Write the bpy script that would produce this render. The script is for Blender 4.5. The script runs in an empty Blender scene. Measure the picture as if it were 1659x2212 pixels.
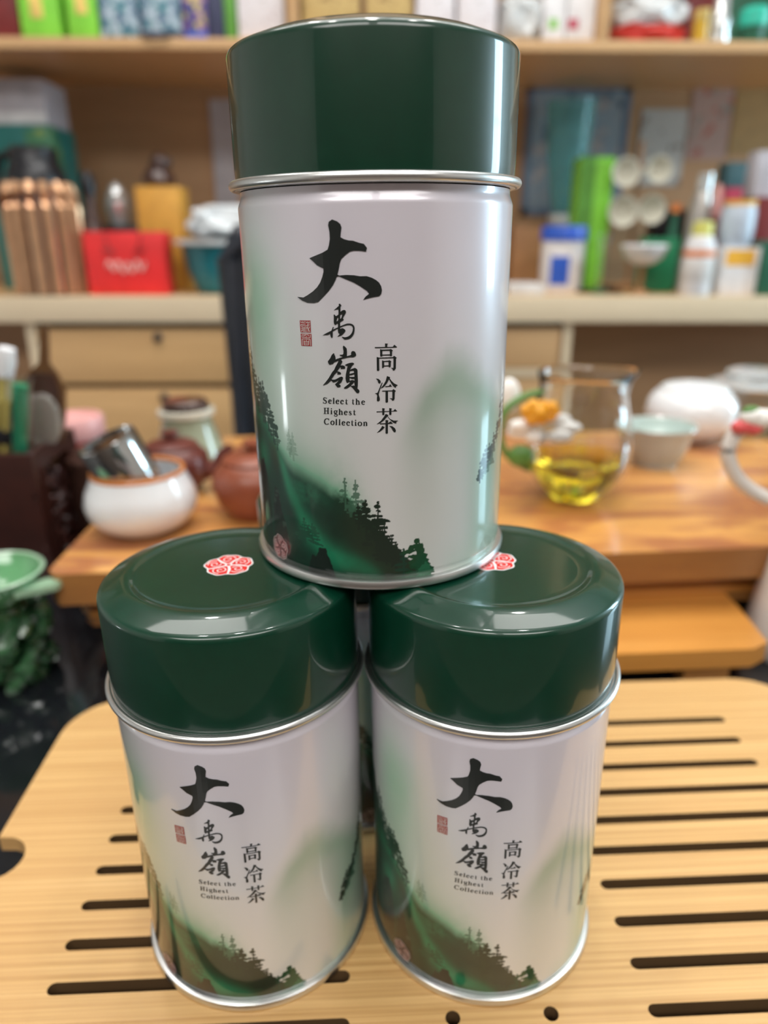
import bpy, bmesh, math, random
import numpy as np
from mathutils import Vector, Matrix
from mathutils.geometry import tessellate_polygon

C = bpy.context.scene.collection
S = 0.01                       # everything below is written in centimetres
PI = math.pi
R_ = math.radians
rnd = random.Random(7)

# ------------------------------------------------------------------ camera
W, H, F = 1659.0, 2212.0, 1556.313
PITCH, ROLL, YAW, EYE = R_(20.778), R_(-0.759), R_(0.694), 24.901
FW = Vector((math.sin(YAW)*math.cos(PITCH), math.cos(YAW)*math.cos(PITCH), -math.sin(PITCH)))
_r = Vector((math.cos(YAW), -math.sin(YAW), 0)); _u = _r.cross(FW)
RT = _r*math.cos(ROLL) + _u*math.sin(ROLL); UP = -_r*math.sin(ROLL) + _u*math.cos(ROLL)
cam = bpy.data.cameras.new('camera'); camo = bpy.data.objects.new('camera', cam); C.objects.link(camo)
cam.sensor_fit = 'VERTICAL'; cam.sensor_height = 36.0; cam.sensor_width = 27.0
cam.lens = 36.0*F/H; cam.clip_start = 0.01
m3 = Matrix((RT, UP, -FW)).transposed()
camo.matrix_world = Matrix.Translation((0, 0, EYE*S)) @ m3.to_4x4()
cam.dof.use_dof = True; cam.dof.focus_distance = 0.198; cam.dof.aperture_fstop = 6.9
bpy.context.scene.camera = camo

def at(px, py, Y=None, z=None):
    """the point in the room, in cm, that lies at depth Y (or height z) in that direction"""
    d = FW + RT*((px-W/2)/F) - UP*((py-H/2)/F)
    k = Y/d.y if Y is not None else (z-EYE)/d.z
    return Vector((d.x*k, d.y*k, EYE+d.z*k))

# ------------------------------------------------------------------ world, exposure
sc = bpy.context.scene
sc.view_settings.view_transform = 'Standard'; sc.view_settings.look = 'None'
sc.view_settings.gamma = 1; sc.view_settings.use_curve_mapping = False
sc.view_settings.exposure = 0.0
wd = bpy.data.worlds.new('world'); sc.world = wd; wd.use_nodes = True
wd.node_tree.nodes['Background'].inputs[0].default_value = (0.9, 0.93, 1, 1)
wd.node_tree.nodes['Background'].inputs[1].default_value = 0.12
sc.cycles.use_denoising = True
sc.cycles.sample_clamp_indirect = 8

# ------------------------------------------------------------------ materials
def mat(name, col, rough=0.5, metal=0.0, coat=0.0, trans=0.0, ior=1.5, emit=None, estr=0.0, noise=0.06, nscale=30, sheen=0, crough=0.05):
    m = bpy.data.materials.new(name); m.use_nodes = True
    nt = m.node_tree; b = nt.nodes['Principled BSDF']
    b.inputs['Roughness'].default_value = rough; b.inputs['Metallic'].default_value = metal
    b.inputs['Coat Weight'].default_value = coat; b.inputs['Coat Roughness'].default_value = crough
    b.inputs['Transmission Weight'].default_value = trans; b.inputs['IOR'].default_value = ior
    if emit:
        b.inputs['Emission Color'].default_value = (*emit, 1); b.inputs['Emission Strength'].default_value = estr
    if noise and not trans:
        tc = nt.nodes.new('ShaderNodeTexCoord'); n = nt.nodes.new('ShaderNodeTexNoise')
        n.inputs['Scale'].default_value = nscale; n.inputs['Detail'].default_value = 4
        nt.links.new(tc.outputs['Object'], n.inputs['Vector'])
        cr = nt.nodes.new('ShaderNodeValToRGB')
        cr.color_ramp.elements[0].position = 0.3; cr.color_ramp.elements[1].position = 0.7
        cr.color_ramp.elements[0].color = (*[c*(1-noise*2) for c in col], 1)
        cr.color_ramp.elements[1].color = (*[min(1, c*(1+noise*2)) for c in col], 1)
        nt.links.new(n.outputs['Fac'], cr.inputs['Fac']); nt.links.new(cr.outputs['Color'], b.inputs['Base Color'])
    else:
        b.inputs['Base Color'].default_value = (*col, 1)
    return m

def wood(name, c1, c2, c3=None, scale=(1.5, 40, 40), rough=0.4, coat=0.2, figure=0.0, fcol=None, bump=0.02, axis_noise=3.0, crough=0.15):
    """straight grain along local x, optional darker figure"""
    m = bpy.data.materials.new(name); m.use_nodes = True
    nt = m.node_tree; N = nt.nodes.new; L = nt.links.new; b = nt.nodes['Principled BSDF']
    b.inputs['Roughness'].default_value = rough; b.inputs['Coat Weight'].default_value = coat; b.inputs['Coat Roughness'].default_value = crough
    tc = N('ShaderNodeTexCoord'); mp = N('ShaderNodeMapping'); mp.inputs['Scale'].default_value = scale
    L(tc.outputs['Object'], mp.inputs['Vector'])
    n = N('ShaderNodeTexNoise'); n.inputs['Scale'].default_value = axis_noise; n.inputs['Detail'].default_value = 6; n.inputs['Roughness'].default_value = 0.65
    L(mp.outputs['Vector'], n.inputs['Vector'])
    cr = N('ShaderNodeValToRGB'); e = cr.color_ramp.elements
    e[0].position = 0.32; e[0].color = (*c2, 1); e[1].position = 0.62; e[1].color = (*c1, 1)
    if c3: q = cr.color_ramp.elements.new(0.8); q.color = (*c3, 1)
    L(n.outputs['Fac'], cr.inputs['Fac']); out = cr.outputs['Color']
    if figure:
        n2 = N('ShaderNodeTexNoise'); n2.inputs['Scale'].default_value = 9; n2.inputs['Detail'].default_value = 5; n2.inputs['Distortion'].default_value = 1.2
        mp2 = N('ShaderNodeMapping'); mp2.inputs['Scale'].default_value = (1, 3.2, 3); L(tc.outputs['Object'], mp2.inputs['Vector']); L(mp2.outputs['Vector'], n2.inputs['Vector'])
        r2 = N('ShaderNodeValToRGB'); r2.color_ramp.elements[0].position = 0.42; r2.color_ramp.elements[1].position = 0.58
        r2.color_ramp.elements[0].color = (0, 0, 0, 1); r2.color_ramp.elements[1].color = (figure, figure, figure, 1)
        L(n2.outputs['Fac'], r2.inputs['Fac'])
        mx = N('ShaderNodeMix'); mx.data_type = 'RGBA'; L(r2.outputs['Color'], mx.inputs[0]); L(out, mx.inputs[6]); mx.inputs[7].default_value = (*fcol, 1)
        out = mx.outputs[2]
    L(out, b.inputs['Base Color'])
    bp = N('ShaderNodeBump'); bp.inputs['Strength'].default_value = bump*5; bp.inputs['Distance'].default_value = 0.0005
    L(n.outputs['Fac'], bp.inputs['Height']); L(bp.outputs['Normal'], b.inputs['Normal'])
    return m

def floral(name, base, spots, scale=60, thr=0.58, rough=0.5):
    m = bpy.data.materials.new(name); m.use_nodes = True
    nt = m.node_tree; N = nt.nodes.new; L = nt.links.new; b = nt.nodes['Principled BSDF']; b.inputs['Roughness'].default_value = rough
    tc = N('ShaderNodeTexCoord'); out = None; prev = (*base, 1)
    for i, c in enumerate(spots):
        n = N('ShaderNodeTexNoise'); n.inputs['Scale'].default_value = scale*(1+i*.4); n.inputs['Detail'].default_value = 3
        mp = N('ShaderNodeMapping'); mp.inputs['Location'].default_value = (i*3.7, i*1.3, 0); L(tc.outputs['Object'], mp.inputs['Vector']); L(mp.outputs['Vector'], n.inputs['Vector'])
        r = N('ShaderNodeValToRGB'); r.color_ramp.elements[0].position = thr; r.color_ramp.elements[1].position = thr+.05; L(n.outputs['Fac'], r.inputs['Fac'])
        mx = N('ShaderNodeMix'); mx.data_type = 'RGBA'; L(r.outputs['Color'], mx.inputs[0])
        if out is None: mx.inputs[6].default_value = prev
        else: L(out, mx.inputs[6])
        mx.inputs[7].default_value = (*c, 1); out = mx.outputs[2]
    L(out, b.inputs['Base Color'])
    return m

M = dict(
 tray=wood('bamboo', (.68, .425, .17), (.46, .25, .08), (.76, .52, .25), scale=(.8, 150, 150), rough=.42, coat=.2, bump=.10, axis_noise=5, figure=.35, fcol=(.56, .32, .12)),
 tray_dark=wood('bamboo_side', (.45, .25, .09), (.30, .16, .055), scale=(1.2, 40, 40)),
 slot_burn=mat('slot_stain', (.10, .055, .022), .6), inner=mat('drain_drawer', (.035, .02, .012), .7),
 board=wood('honey_board', (.66, .30, .065), (.55, .23, .045), (.72, .36, .10), scale=(1.2, 12, 12), rough=.3, coat=.4),
 slab=wood('honey_slab', (.70, .35, .10), (.58, .26, .07), (.74, .41, .14), scale=(1.2, 9, 9), rough=.28, coat=.5, figure=.75, fcol=(.32, .095, .045)),
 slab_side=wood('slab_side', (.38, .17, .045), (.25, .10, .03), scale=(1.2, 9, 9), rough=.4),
 black=mat('black_stone', (.007, .008, .010), .12, coat=.5, noise=.1, nscale=50),
 lam=wood('laminate', (.68, .42, .19), (.60, .36, .16), scale=(1.2, 14, 14), rough=.45, coat=.1, bump=.005),
 lam_dk=wood('laminate_back', (.46, .27, .14), (.40, .23, .115), scale=(1.2, 12, 12), rough=.5, coat=0, bump=.005),
 edge=wood('laminate_edge', (.76, .62, .43), (.69, .56, .385), scale=(1.2, 14, 14), rough=.4, coat=.1, bump=.005),
 shelf=wood('shelf_edge', (.60, .37, .18), (.54, .32, .15), scale=(1.2, 14, 14), rough=.45, coat=.1, bump=.005),
 wall=mat('wall_paint', (.62, .60, .57), .8), wall_dk=mat('dark_wall_paint', (.10, .075, .06), .7), dark=mat('dark_gap', (.03, .022, .018), .8),
 floor=mat('floor_tile', (.16, .12, .10), .4), ceil=mat('ceiling_paint', (.80, .79, .77), .9),
 lid=mat('green_lacquer', (.0012, .036, .018), .33, coat=.7, noise=.03, nscale=200, crough=.06),
 bead=mat('tin_bead', (.74, .75, .74), .32, metal=1.0, noise=.03),
 ink=mat('black_ink', (.010, .014, .013), .35, coat=.5, noise=0),
 seal=mat('red_ink', (.33, .020, .022), .4, coat=.4, noise=0),
 pale=mat('pale_print', (.62, .60, .56), .35, coat=.5, noise=0),
 red=mat('crest_red', (.80, .022, .018), .35, coat=.3, noise=0), white=mat('crest_white', (.88, .88, .88), .35, coat=.3, noise=0),
 faded=mat('faded_crest', (.20, .085, .085), .35, coat=.5, noise=0), faded_line=mat('faded_line', (.46, .37, .36), .35, coat=.5, noise=0),
 grey_line=mat('grey_print', (.42, .52, .44), .35, coat=.5, noise=0),
 porc=mat('porcelain', (.80, .82, .84), .12, coat=.6, noise=.01), porc_warm=mat('cream_porcelain', (.74, .70, .66), .2, coat=.4, noise=.02),
 orange=mat('orange_glaze', (.62, .22, .06), .25), celadon=mat('celadon', (.10, .27, .12), .15, coat=.8, noise=.1),
 celadon_lt=mat('celadon_rim', (.30, .46, .31), .2, coat=.8), jade=mat('jade_glaze', (.025, .080, .032), .18, coat=.8, noise=.3, nscale=80),
 clay=mat('maroon_clay', (.115, .026, .018), .35), clay2=mat('red_clay', (.24, .065, .032), .33), 
 chrome=mat('steel', (.55, .56, .56), .08, metal=1.0, noise=0),
 glass=mat('clear_glass', (.97, .98, .98), .0, trans=1.0, ior=1.45), tea=mat('tea', (.99, .83, .06), .0, trans=1.0, ior=1.33),
 teal_glass=mat('teal_glass', (.45, .80, .80), .05, trans=.85, ior=1.2), dimglass=mat('smoky_glass', (.80, .74, .66), .1, trans=.8), frost=mat('clear_bag', (.85, .88, .88), .15, trans=.35),
 maroonwood=wood('maroon_wood', (.050, .014, .010), (.030, .009, .007), scale=(10, 3, 10), rough=.35, coat=.4),
 brown=wood('scoop_wood', (.16, .075, .025), (.08, .035, .014), scale=(10, 10, 2), rough=.35, coat=.3),
 celgrey=mat('grey_celadon', (.42, .44, .42), .2, coat=.5), celgrey_in=mat('pale_celadon', (.50, .60, .56), .18, coat=.5),
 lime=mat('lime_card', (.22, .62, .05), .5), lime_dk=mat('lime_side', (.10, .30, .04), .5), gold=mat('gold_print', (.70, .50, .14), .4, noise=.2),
 bluef=floral('blue_floral', (.42, .52, .60), [(.10, .16, .25), (.04, .18, .22)], 45, .52), navy=mat('navy_card', (.035, .04, .09), .5),
 purple=floral('purple_panel', (.05, .06, .20), [(.55, .42, .18), (.20, .08, .35)], 60, .5),
 whitef=floral('white_floral', (.74, .70, .72), [(.30, .12, .12), (.45, .42, .40)], 50, .62), goldf=floral('gold_card', (.52, .36, .13), [(.28, .17, .05)], 60, .6),
 whitec=mat('white_card', (.78, .77, .78), .5), greend=mat('green_dot', (.25, .55, .12), .5), redd=mat('red_dot', (.50, .05, .10), .5),
 redbag=mat('red_card', (.75, .028, .030), .45), script=mat('white_script', (.85, .60, .55), .5), redplastic=mat('red_wrap', (.52, .04, .03), .25),
 turq=mat('turquoise', (.04, .50, .36), .25), dkgreen=mat('dark_green', (.02, .12, .07), .4), yellow=mat('amber_jar', (.60, .38, .04), .2, coat=.5),
 blackp=mat('black_plastic', (.012, .012, .015), .3), mesh=mat('chair_mesh', (.022, .026, .034), .7), navyp=mat('navy_plastic', (.030, .034, .045), .35),
 bronze=mat('bronze_tube', (.72, .42, .24), .28, metal=.7), bronze_dk=mat('bronze_groove', (.10, .06, .05), .4), teal=mat('teal_card', (.012, .17, .155), .45),
 grnbook=floral('green_book', (.03, .13, .06), [(.16, .24, .05)], 40, .55), greyc=mat('grey_card', (.46, .44, .48), .5), dkred=mat('dark_red', (.17, .02, .02), .4),
 amber=mat('orange_card', (.62, .32, .05), .45), dkbrown=mat('dark_brown', (.055, .025, .018), .3, coat=.3), silver=mat('silver_glass', (.70, .72, .72), .15, metal=.6),
 bowlteal=mat('teal_plastic', (.015, .19, .24), .35), whitep=mat('white_plastic', (.72, .76, .78), .4), blue=mat('blue_cap', (.03, .10, .50), .35),
 poster=floral('poster_grey', (.26, .31, .36), [(.10, .14, .18), (.40, .34, .33)], 22, .55), poster2=floral('poster_pale', (.46, .45, .43), [(.22, .17, .14)], 30, .6),
 poster3=floral('poster_pink', (.42, .28, .24), [(.25, .25, .22), (.40, .12, .09)], 24, .57), poster4=mat('poster_olive', (.38, .24, .09), .6),
 bluegr=mat('poster_edge', (.13, .18, .26), .6), cream=mat('cream_cup', (.62, .60, .50), .3, coat=.3), standwood=mat('stand_wood', (.35, .18, .08), .5),
 gtin=mat('green_tin', (.02, .22, .10), .3), steelg=mat('brushed_steel', (.50, .47, .44), .3, metal=.6), pink=mat('pink_jar', (.75, .38, .36), .35), 
 ycap=mat('yellow_cap', (.70, .68, .18), .4), orangec=mat('orange_label', (.80, .42, .04), .45), orangec2=mat('orange_red_label', (.75, .22, .05), .45), bluej=mat('pale_blue_jar', (.50, .57, .66), .25), tealbox=mat('slate_box', (.06, .14, .16), .5),
 flower=mat('orange_flower', (.80, .36, .02), .35), petal=mat('white_petal', (.86, .84, .80), .35), leaf=mat('green_leaf', (.10, .24, .05), .35), emerald=mat('emerald_tube', (.01, .26, .13), .3), 
 ystripe=mat('yellow_stripe', (.45, .36, .10), .4), leafred=mat('red_petal', (.72, .10, .10), .4), vase=mat('olive_glass', (.30, .34, .24), .15, coat=.5), paper=mat('paper', (.66, .64, .62), .6),
)

M['lid'].node_tree.nodes['Principled BSDF'].inputs['Specular IOR Level'].default_value = .35
# ------------------------------------------------------------------ mesh helpers
class B:
    """collects shapes in cm, then links them as one mesh object"""
    def __init__(s): s.bm = bmesh.new()
    def _m(s, vs, mtx):
        if mtx is not None:
            for v in vs: v.co = mtx @ v.co
    def box(s, c, d, bev=0, rz=0, mtx=None):
        r = bmesh.ops.create_cube(s.bm, size=1); vs = r['verts']
        for v in vs: v.co = Vector((v.co.x*d[0], v.co.y*d[1], v.co.z*d[2]))
        if bev:
            es = list({e for v in vs for e in v.link_edges})
            rr = bmesh.ops.bevel(s.bm, geom=es, offset=bev, segments=2, affect='EDGES', profile=.6)
            vs = list({v for f in rr['faces'] for v in f.verts} | {v for v in vs if v.is_valid})
        m = Matrix.Translation(c) @ Matrix.Rotation(rz, 4, 'Z')
        s._m(vs, m if mtx is None else mtx @ m); return s
    def lathe(s, prof, n=48, mtx=None, close=False):
        rings = []
        for r, z in prof:
            if r < 1e-5: rings.append([s.bm.verts.new((0, 0, z))])
            else: rings.append([s.bm.verts.new((r*math.sin(2*PI*i/n), -r*math.cos(2*PI*i/n), z)) for i in range(n)])
        pairs = list(zip(rings[:-1], rings[1:]))
        if close: pairs.append((rings[-1], rings[0]))
        for a, b in pairs:
            for i in range(n):
                j = (i+1) % n
                if len(a) == 1 and len(b) == 1: continue
                if len(a) == 1: s.bm.faces.new((a[0], b[j], b[i]))
                elif len(b) == 1: s.bm.faces.new((a[i], a[j], b[0]))
                else: s.bm.faces.new((a[i], a[j], b[j], b[i]))
        s._m([v for r in rings for v in r], mtx); return s
    def tube(s, pts, rad, n=10, mtx=None, closed=False):
        pts = [Vector(p) for p in pts]; k = len(pts)
        rad = rad if isinstance(rad, (list, tuple)) else [rad]*k
        rings = []; up = Vector((0, 0, 1))
        for i, p in enumerate(pts):
            a = pts[(i-1) % k] if closed or i > 0 else p; b = pts[(i+1) % k] if closed or i < k-1 else p
            t = (b-a).normalized()
            x = t.cross(up)
            if x.length < .05: x = t.cross(Vector((0, 1, 0)))
            x.normalize(); y = x.cross(t)
            rings.append([s.bm.verts.new(p+(x*math.cos(2*PI*j/n)+y*math.sin(2*PI*j/n))*rad[i]) for j in range(n)])
        for i in range(k if closed else k-1):
            a, b = rings[i], rings[(i+1) % k]
            for j in range(n): s.bm.faces.new((a[j], a[(j+1) % n], b[(j+1) % n], b[j]))
        if not closed:
            s.bm.faces.new(rings[0]); s.bm.faces.new(rings[-1][::-1])
        s._m([v for r in rings for v in r], mtx); return s
    def ball(s, c, r, sx=1, sy=1, sz=1, n=16, mtx=None):
        q = bmesh.ops.create_uvsphere(s.bm, u_segments=n, v_segments=max(6, n//2), radius=r)
        for v in q['verts']: v.co = Vector((v.co.x*sx, v.co.y*sy, v.co.z*sz)) + Vector(c)
        s._m(q['verts'], mtx); return s
    def prism(s, outer, z0, z1, holes=(), mtx=None, wall=True):
        """outline with holes, extruded from z0 to z1"""
        loops = [list(outer)] + [list(h) for h in holes]
        flat = [p for l in loops for p in l]
        tris = tessellate_polygon([[Vector((p[0], p[1], 0)) for p in l] for l in loops])
        top = [s.bm.verts.new((p[0], p[1], z1)) for p in flat]; bot = [s.bm.verts.new((p[0], p[1], z0)) for p in flat]
        for a, b, c in tris:
            try: s.bm.faces.new((top[a], top[b], top[c])); s.bm.faces.new((bot[c], bot[b], bot[a]))
            except ValueError: pass
        o = 0
        for l in loops:
            k = len(l)
            for i in range(k):
                j = (i+1) % k
                s.bm.faces.new((top[o+i], bot[o+i], bot[o+j], top[o+j]))
            o += k
        s._m(top+bot, mtx); return s
    def build(s, name, m, parent=None, loc=(0, 0, 0), rot=(0, 0, 0), smooth=True, fix=True):
        bm = s.bm
        bmesh.ops.scale(bm, vec=(S, S, S), verts=bm.verts)
        if fix: bmesh.ops.recalc_face_normals(bm, faces=bm.faces)
        me = bpy.data.meshes.new(name); bm.to_mesh(me); bm.free()
        ang = R_(38)
        if smooth:
            for p in me.polygons: p.use_smooth = True
            try: me.set_sharp_from_angle(angle=ang)
            except Exception: pass
        me.materials.append(m)
        return link(name, me, parent, loc, rot)

def link(name, me, parent=None, loc=(0, 0, 0), rot=(0, 0, 0)):
    o = bpy.data.objects.new(name, me); C.objects.link(o)
    if parent: o.parent = parent
    o.location = Vector(loc)*S; o.rotation_euler = rot
    return o
def tag(o, label, cat, group=None, kind=None):
    o['label'] = label; o['category'] = cat
    if group: o['group'] = group
    if kind: o['kind'] = kind
    return o
def thing(name, label, cat, loc, rz=0, group=None, rot=None):
    return tag(link(name, None, None, loc, rot or (0, 0, rz)), label, cat, group)
def struct(o): o['kind'] = 'structure'; return o
def rrect(x0, y0, x1, y1, r, n=8):
    out = []
    for cx, cy, a0 in ((x1-r, y0+r, -90), (x1-r, y1-r, 0), (x0+r, y1-r, 90), (x0+r, y0+r, 180)):
        for i in range(n+1):
            a = R_(a0+90*i/n); out.append((cx+r*math.cos(a), cy+r*math.sin(a)))
    return out
def dup_tree(o, parent=None):
    c = o.copy(); C.objects.link(c)
    if parent is not None: c.parent = parent
    for ch in [x for x in bpy.data.objects if x.parent == o]: dup_tree(ch, c)
    return c
def curve(pts, n=6):
    """smooth path through points"""
    P = [Vector(p) for p in pts]; out = []
    for i in range(len(P)-1):
        a = P[max(i-1, 0)]; b = P[i]; c = P[i+1]; d = P[min(i+2, len(P)-1)]
        for k in range(n):
            t = k/n
            out.append(.5*((2*b)+(c-a)*t+(2*a-5*b+4*c-d)*t*t+(3*b-a-3*c+d)*t**3))
    return out+[P[-1]]
# printed lettering as (angle in degrees, height in cm) outlines
BRUSH=[[[-16.0,10.384,-14.16,10.337,-13.04,10.275,-12.62,10.188,-12.95,10.064,-13.12,9.96,-11.87,9.914,-10.16,9.883,-8.57,9.874,-6.41,9.822,-4.73,9.796,-3.64,9.695,-4.04,9.607,-6.1,9.629,-8.36,9.636,-9.9,9.612,-11.66,9.524,-13.06,9.436,-13.7,9.335,-14.17,9.181,-14.71,9.052,-14.04,9.031,-11.68,9.046,-8.59,9.038,-6.31,9.011,-4.03,9.014,-2.15,8.974,-0.65,8.916,0.48,8.851,1.22,8.759,1.5,8.655,1.18,8.564,0.41,8.512,-1.51,8.493,-3.42,8.463,-5.35,8.424,-4.56,8.503,-3.2,8.575,-3.95,8.646,-6.39,8.765,-8.66,8.857,-10.96,8.922,-12.89,8.979,-14.25,9.016,-15.05,9.0,-15.49,8.923,-16.57,8.792,-18.28,8.647,-20.46,8.5,-22.68,8.364,-24.45,8.335,-27.15,8.336,-29.44,8.386,-31.61,8.479,-28.89,8.468,-26.99,8.533,-24.68,8.629,-22.85,8.736,-21.49,8.856,-20.55,9.0,-19.97,9.13,-20.0,9.207,-22.47,9.285,-24.11,9.388,-25.49,9.46,-22.72,9.529,-20.17,9.592,-18.08,9.667,-17.54,9.768,-17.06,9.918,-17.11,10.093,-17.54,10.243,-17.29,10.329]],[[-14.16,8.329,-13.6,8.287,-13.94,8.244,-14.05,8.119,-13.34,8.155,-12.69,8.171,-12.17,8.16,-11.92,8.124,-12.04,8.085,-12.54,8.035,-13.11,7.97,-13.17,7.952,-12.89,7.923,-13.03,7.905,-13.69,7.88,-14.32,7.85,-14.34,7.749,-12.87,7.79,-11.68,7.82,-10.52,7.822,-9.68,7.806,-9.06,7.767,-8.85,7.713,-8.88,7.64,-9.14,7.561,-9.7,7.495,-10.35,7.447,-11.33,7.414,-12.62,7.402,-13.25,7.43,-13.83,7.473,-13.45,7.476,-13.02,7.465,-12.27,7.465,-11.3,7.487,-10.53,7.527,-9.98,7.575,-9.59,7.633,-9.46,7.698,-9.6,7.741,-10.01,7.77,-10.74,7.786,-11.59,7.782,-12.67,7.761,-14.36,7.718,-14.38,7.677,-13.56,7.703,-12.92,7.685,-12.45,7.657,-12.36,7.628,-12.75,7.587,-13.42,7.536,-14.19,7.502,-15.46,7.479,-14.55,7.546,-15.03,7.57,-15.2,7.621,-15.19,7.69,-16.41,7.645,-17.32,7.611,-17.39,7.472,-17.61,7.439,-17.97,7.449,-18.27,7.5,-18.3,7.555,-18.93,7.528,-19.5,7.514,-21.34,7.505,-19.93,7.559,-18.2,7.617,-17.75,7.632,-17.14,7.728,-16.87,7.721,-17.18,7.655,-16.17,7.689,-15.15,7.719,-15.1,7.824,-15.78,7.802,-16.12,7.778,-16.55,7.801,-16.72,7.851,-16.62,7.967,-16.64,8.046,-16.36,8.05,-16.21,8.028,-15.89,8.011,-15.34,8.022,-14.78,8.055,-14.72,8.183,-15.26,8.186,-15.8,8.174,-16.46,8.164,-15.46,8.218,-14.46,8.279,-14.6,8.315],[-14.15,8.034,-13.82,8.055,-13.3,8.066,-13.51,8.013,-13.76,7.955,-14.3,7.937],[-15.31,7.968,-14.83,7.969,-14.97,7.904,-15.31,7.878,-15.69,7.874]],[[-13.23,7.244,-12.7,7.216,-12.08,7.165,-12.01,7.072,-12.11,6.964,-11.3,6.98,-10.54,6.996,-10.37,7.022,-10.52,7.044,-10.12,7.096,-9.59,7.105,-9.01,7.09,-8.7,7.053,-8.51,7.001,-8.73,6.971,-9.65,6.937,-10.67,6.939,-11.97,6.927,-13.28,6.903,-14.61,6.875,-13.97,6.831,-13.99,6.801,-14.34,6.756,-14.69,6.71,-13.92,6.717,-13.26,6.705,-12.89,6.676,-12.97,6.627,-14.62,6.62,-14.62,6.639,-14.38,6.665,-14.88,6.664,-15.4,6.618,-16.11,6.549,-15.44,6.546,-14.89,6.529,-14.57,6.499,-14.7,6.472,-16.09,6.469,-15.91,6.504,-16.17,6.529,-16.58,6.502,-17.28,6.454,-17.77,6.4,-18.61,6.329,-18.04,6.317,-17.13,6.322,-16.21,6.351,-15.29,6.391,-14.51,6.41,-14.01,6.398,-13.86,6.368,-14.11,6.317,-14.7,6.247,-15.67,6.195,-15.07,6.178,-14.87,6.155,-15.09,6.128,-15.66,6.113,-16.33,6.121,-17.14,6.195,-16.5,6.235,-15.91,6.271,-15.62,6.306,-16.24,6.286,-16.93,6.261,-17.85,6.243,-18.3,6.272,-18.74,6.298,-19.34,6.25,-20.31,6.196,-21.27,6.166,-22.11,6.145,-21.98,6.163,-20.74,6.26,-19.63,6.356,-18.89,6.435,-18.04,6.528,-17.21,6.591,-16.72,6.668,-16.0,6.752,-15.52,6.813,-15.34,6.85,-15.96,6.824,-17.21,6.791,-17.69,6.745,-18.26,6.74,-19.01,6.719,-19.5,6.759,-19.68,6.815,-19.22,6.85,-18.62,6.904,-18.0,6.988,-17.3,7.035,-16.97,7.02,-17.1,6.997,-16.78,6.975,-16.58,6.916,-16.61,6.867,-15.93,6.888,-14.81,6.916,-13.59,6.94,-14.13,6.958,-14.62,6.972,-14.88,6.998,-13.78,7.003,-13.39,7.026,-13.3,7.1,-13.48,7.181,-13.46,7.226]],[[-12.98,6.728,-12.04,6.763,-11.16,6.784,-10.08,6.795,-9.5,6.781,-9.4,6.758,-9.89,6.732,-10.45,6.679,-10.97,6.603,-10.15,6.63,-9.17,6.654,-8.54,6.635,-8.17,6.598,-8.17,6.47,-8.11,6.319,-8.22,6.166,-8.41,6.089,-7.88,6.067,-7.57,6.025,-7.8,5.983,-8.24,5.963,-8.88,5.989,-9.51,6.05,-10.25,6.11,-11.04,6.163,-11.66,6.127,-12.56,6.087,-13.44,6.085,-13.65,6.104,-12.86,6.152,-11.73,6.215,-10.94,6.277,-11.6,6.269,-12.38,6.241,-12.69,6.29,-12.85,6.366,-12.65,6.487,-12.28,6.594,-12.03,6.669,-11.85,6.703,-12.5,6.71],[-11.09,6.569,-9.74,6.582,-9.53,6.567,-9.46,6.522,-10.41,6.506,-11.29,6.486],[-11.3,6.459,-10.43,6.46,-9.4,6.488,-9.37,6.412,-10.24,6.409,-11.32,6.406],[-11.33,6.382,-10.79,6.376,-10.47,6.354,-9.39,6.359,-9.39,6.302,-9.95,6.321,-10.6,6.32,-11.31,6.301],[-10.87,6.178,-10.09,6.225,-9.48,6.279,-9.41,6.165,-10.0,6.179,-10.5,6.16]]]
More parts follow.
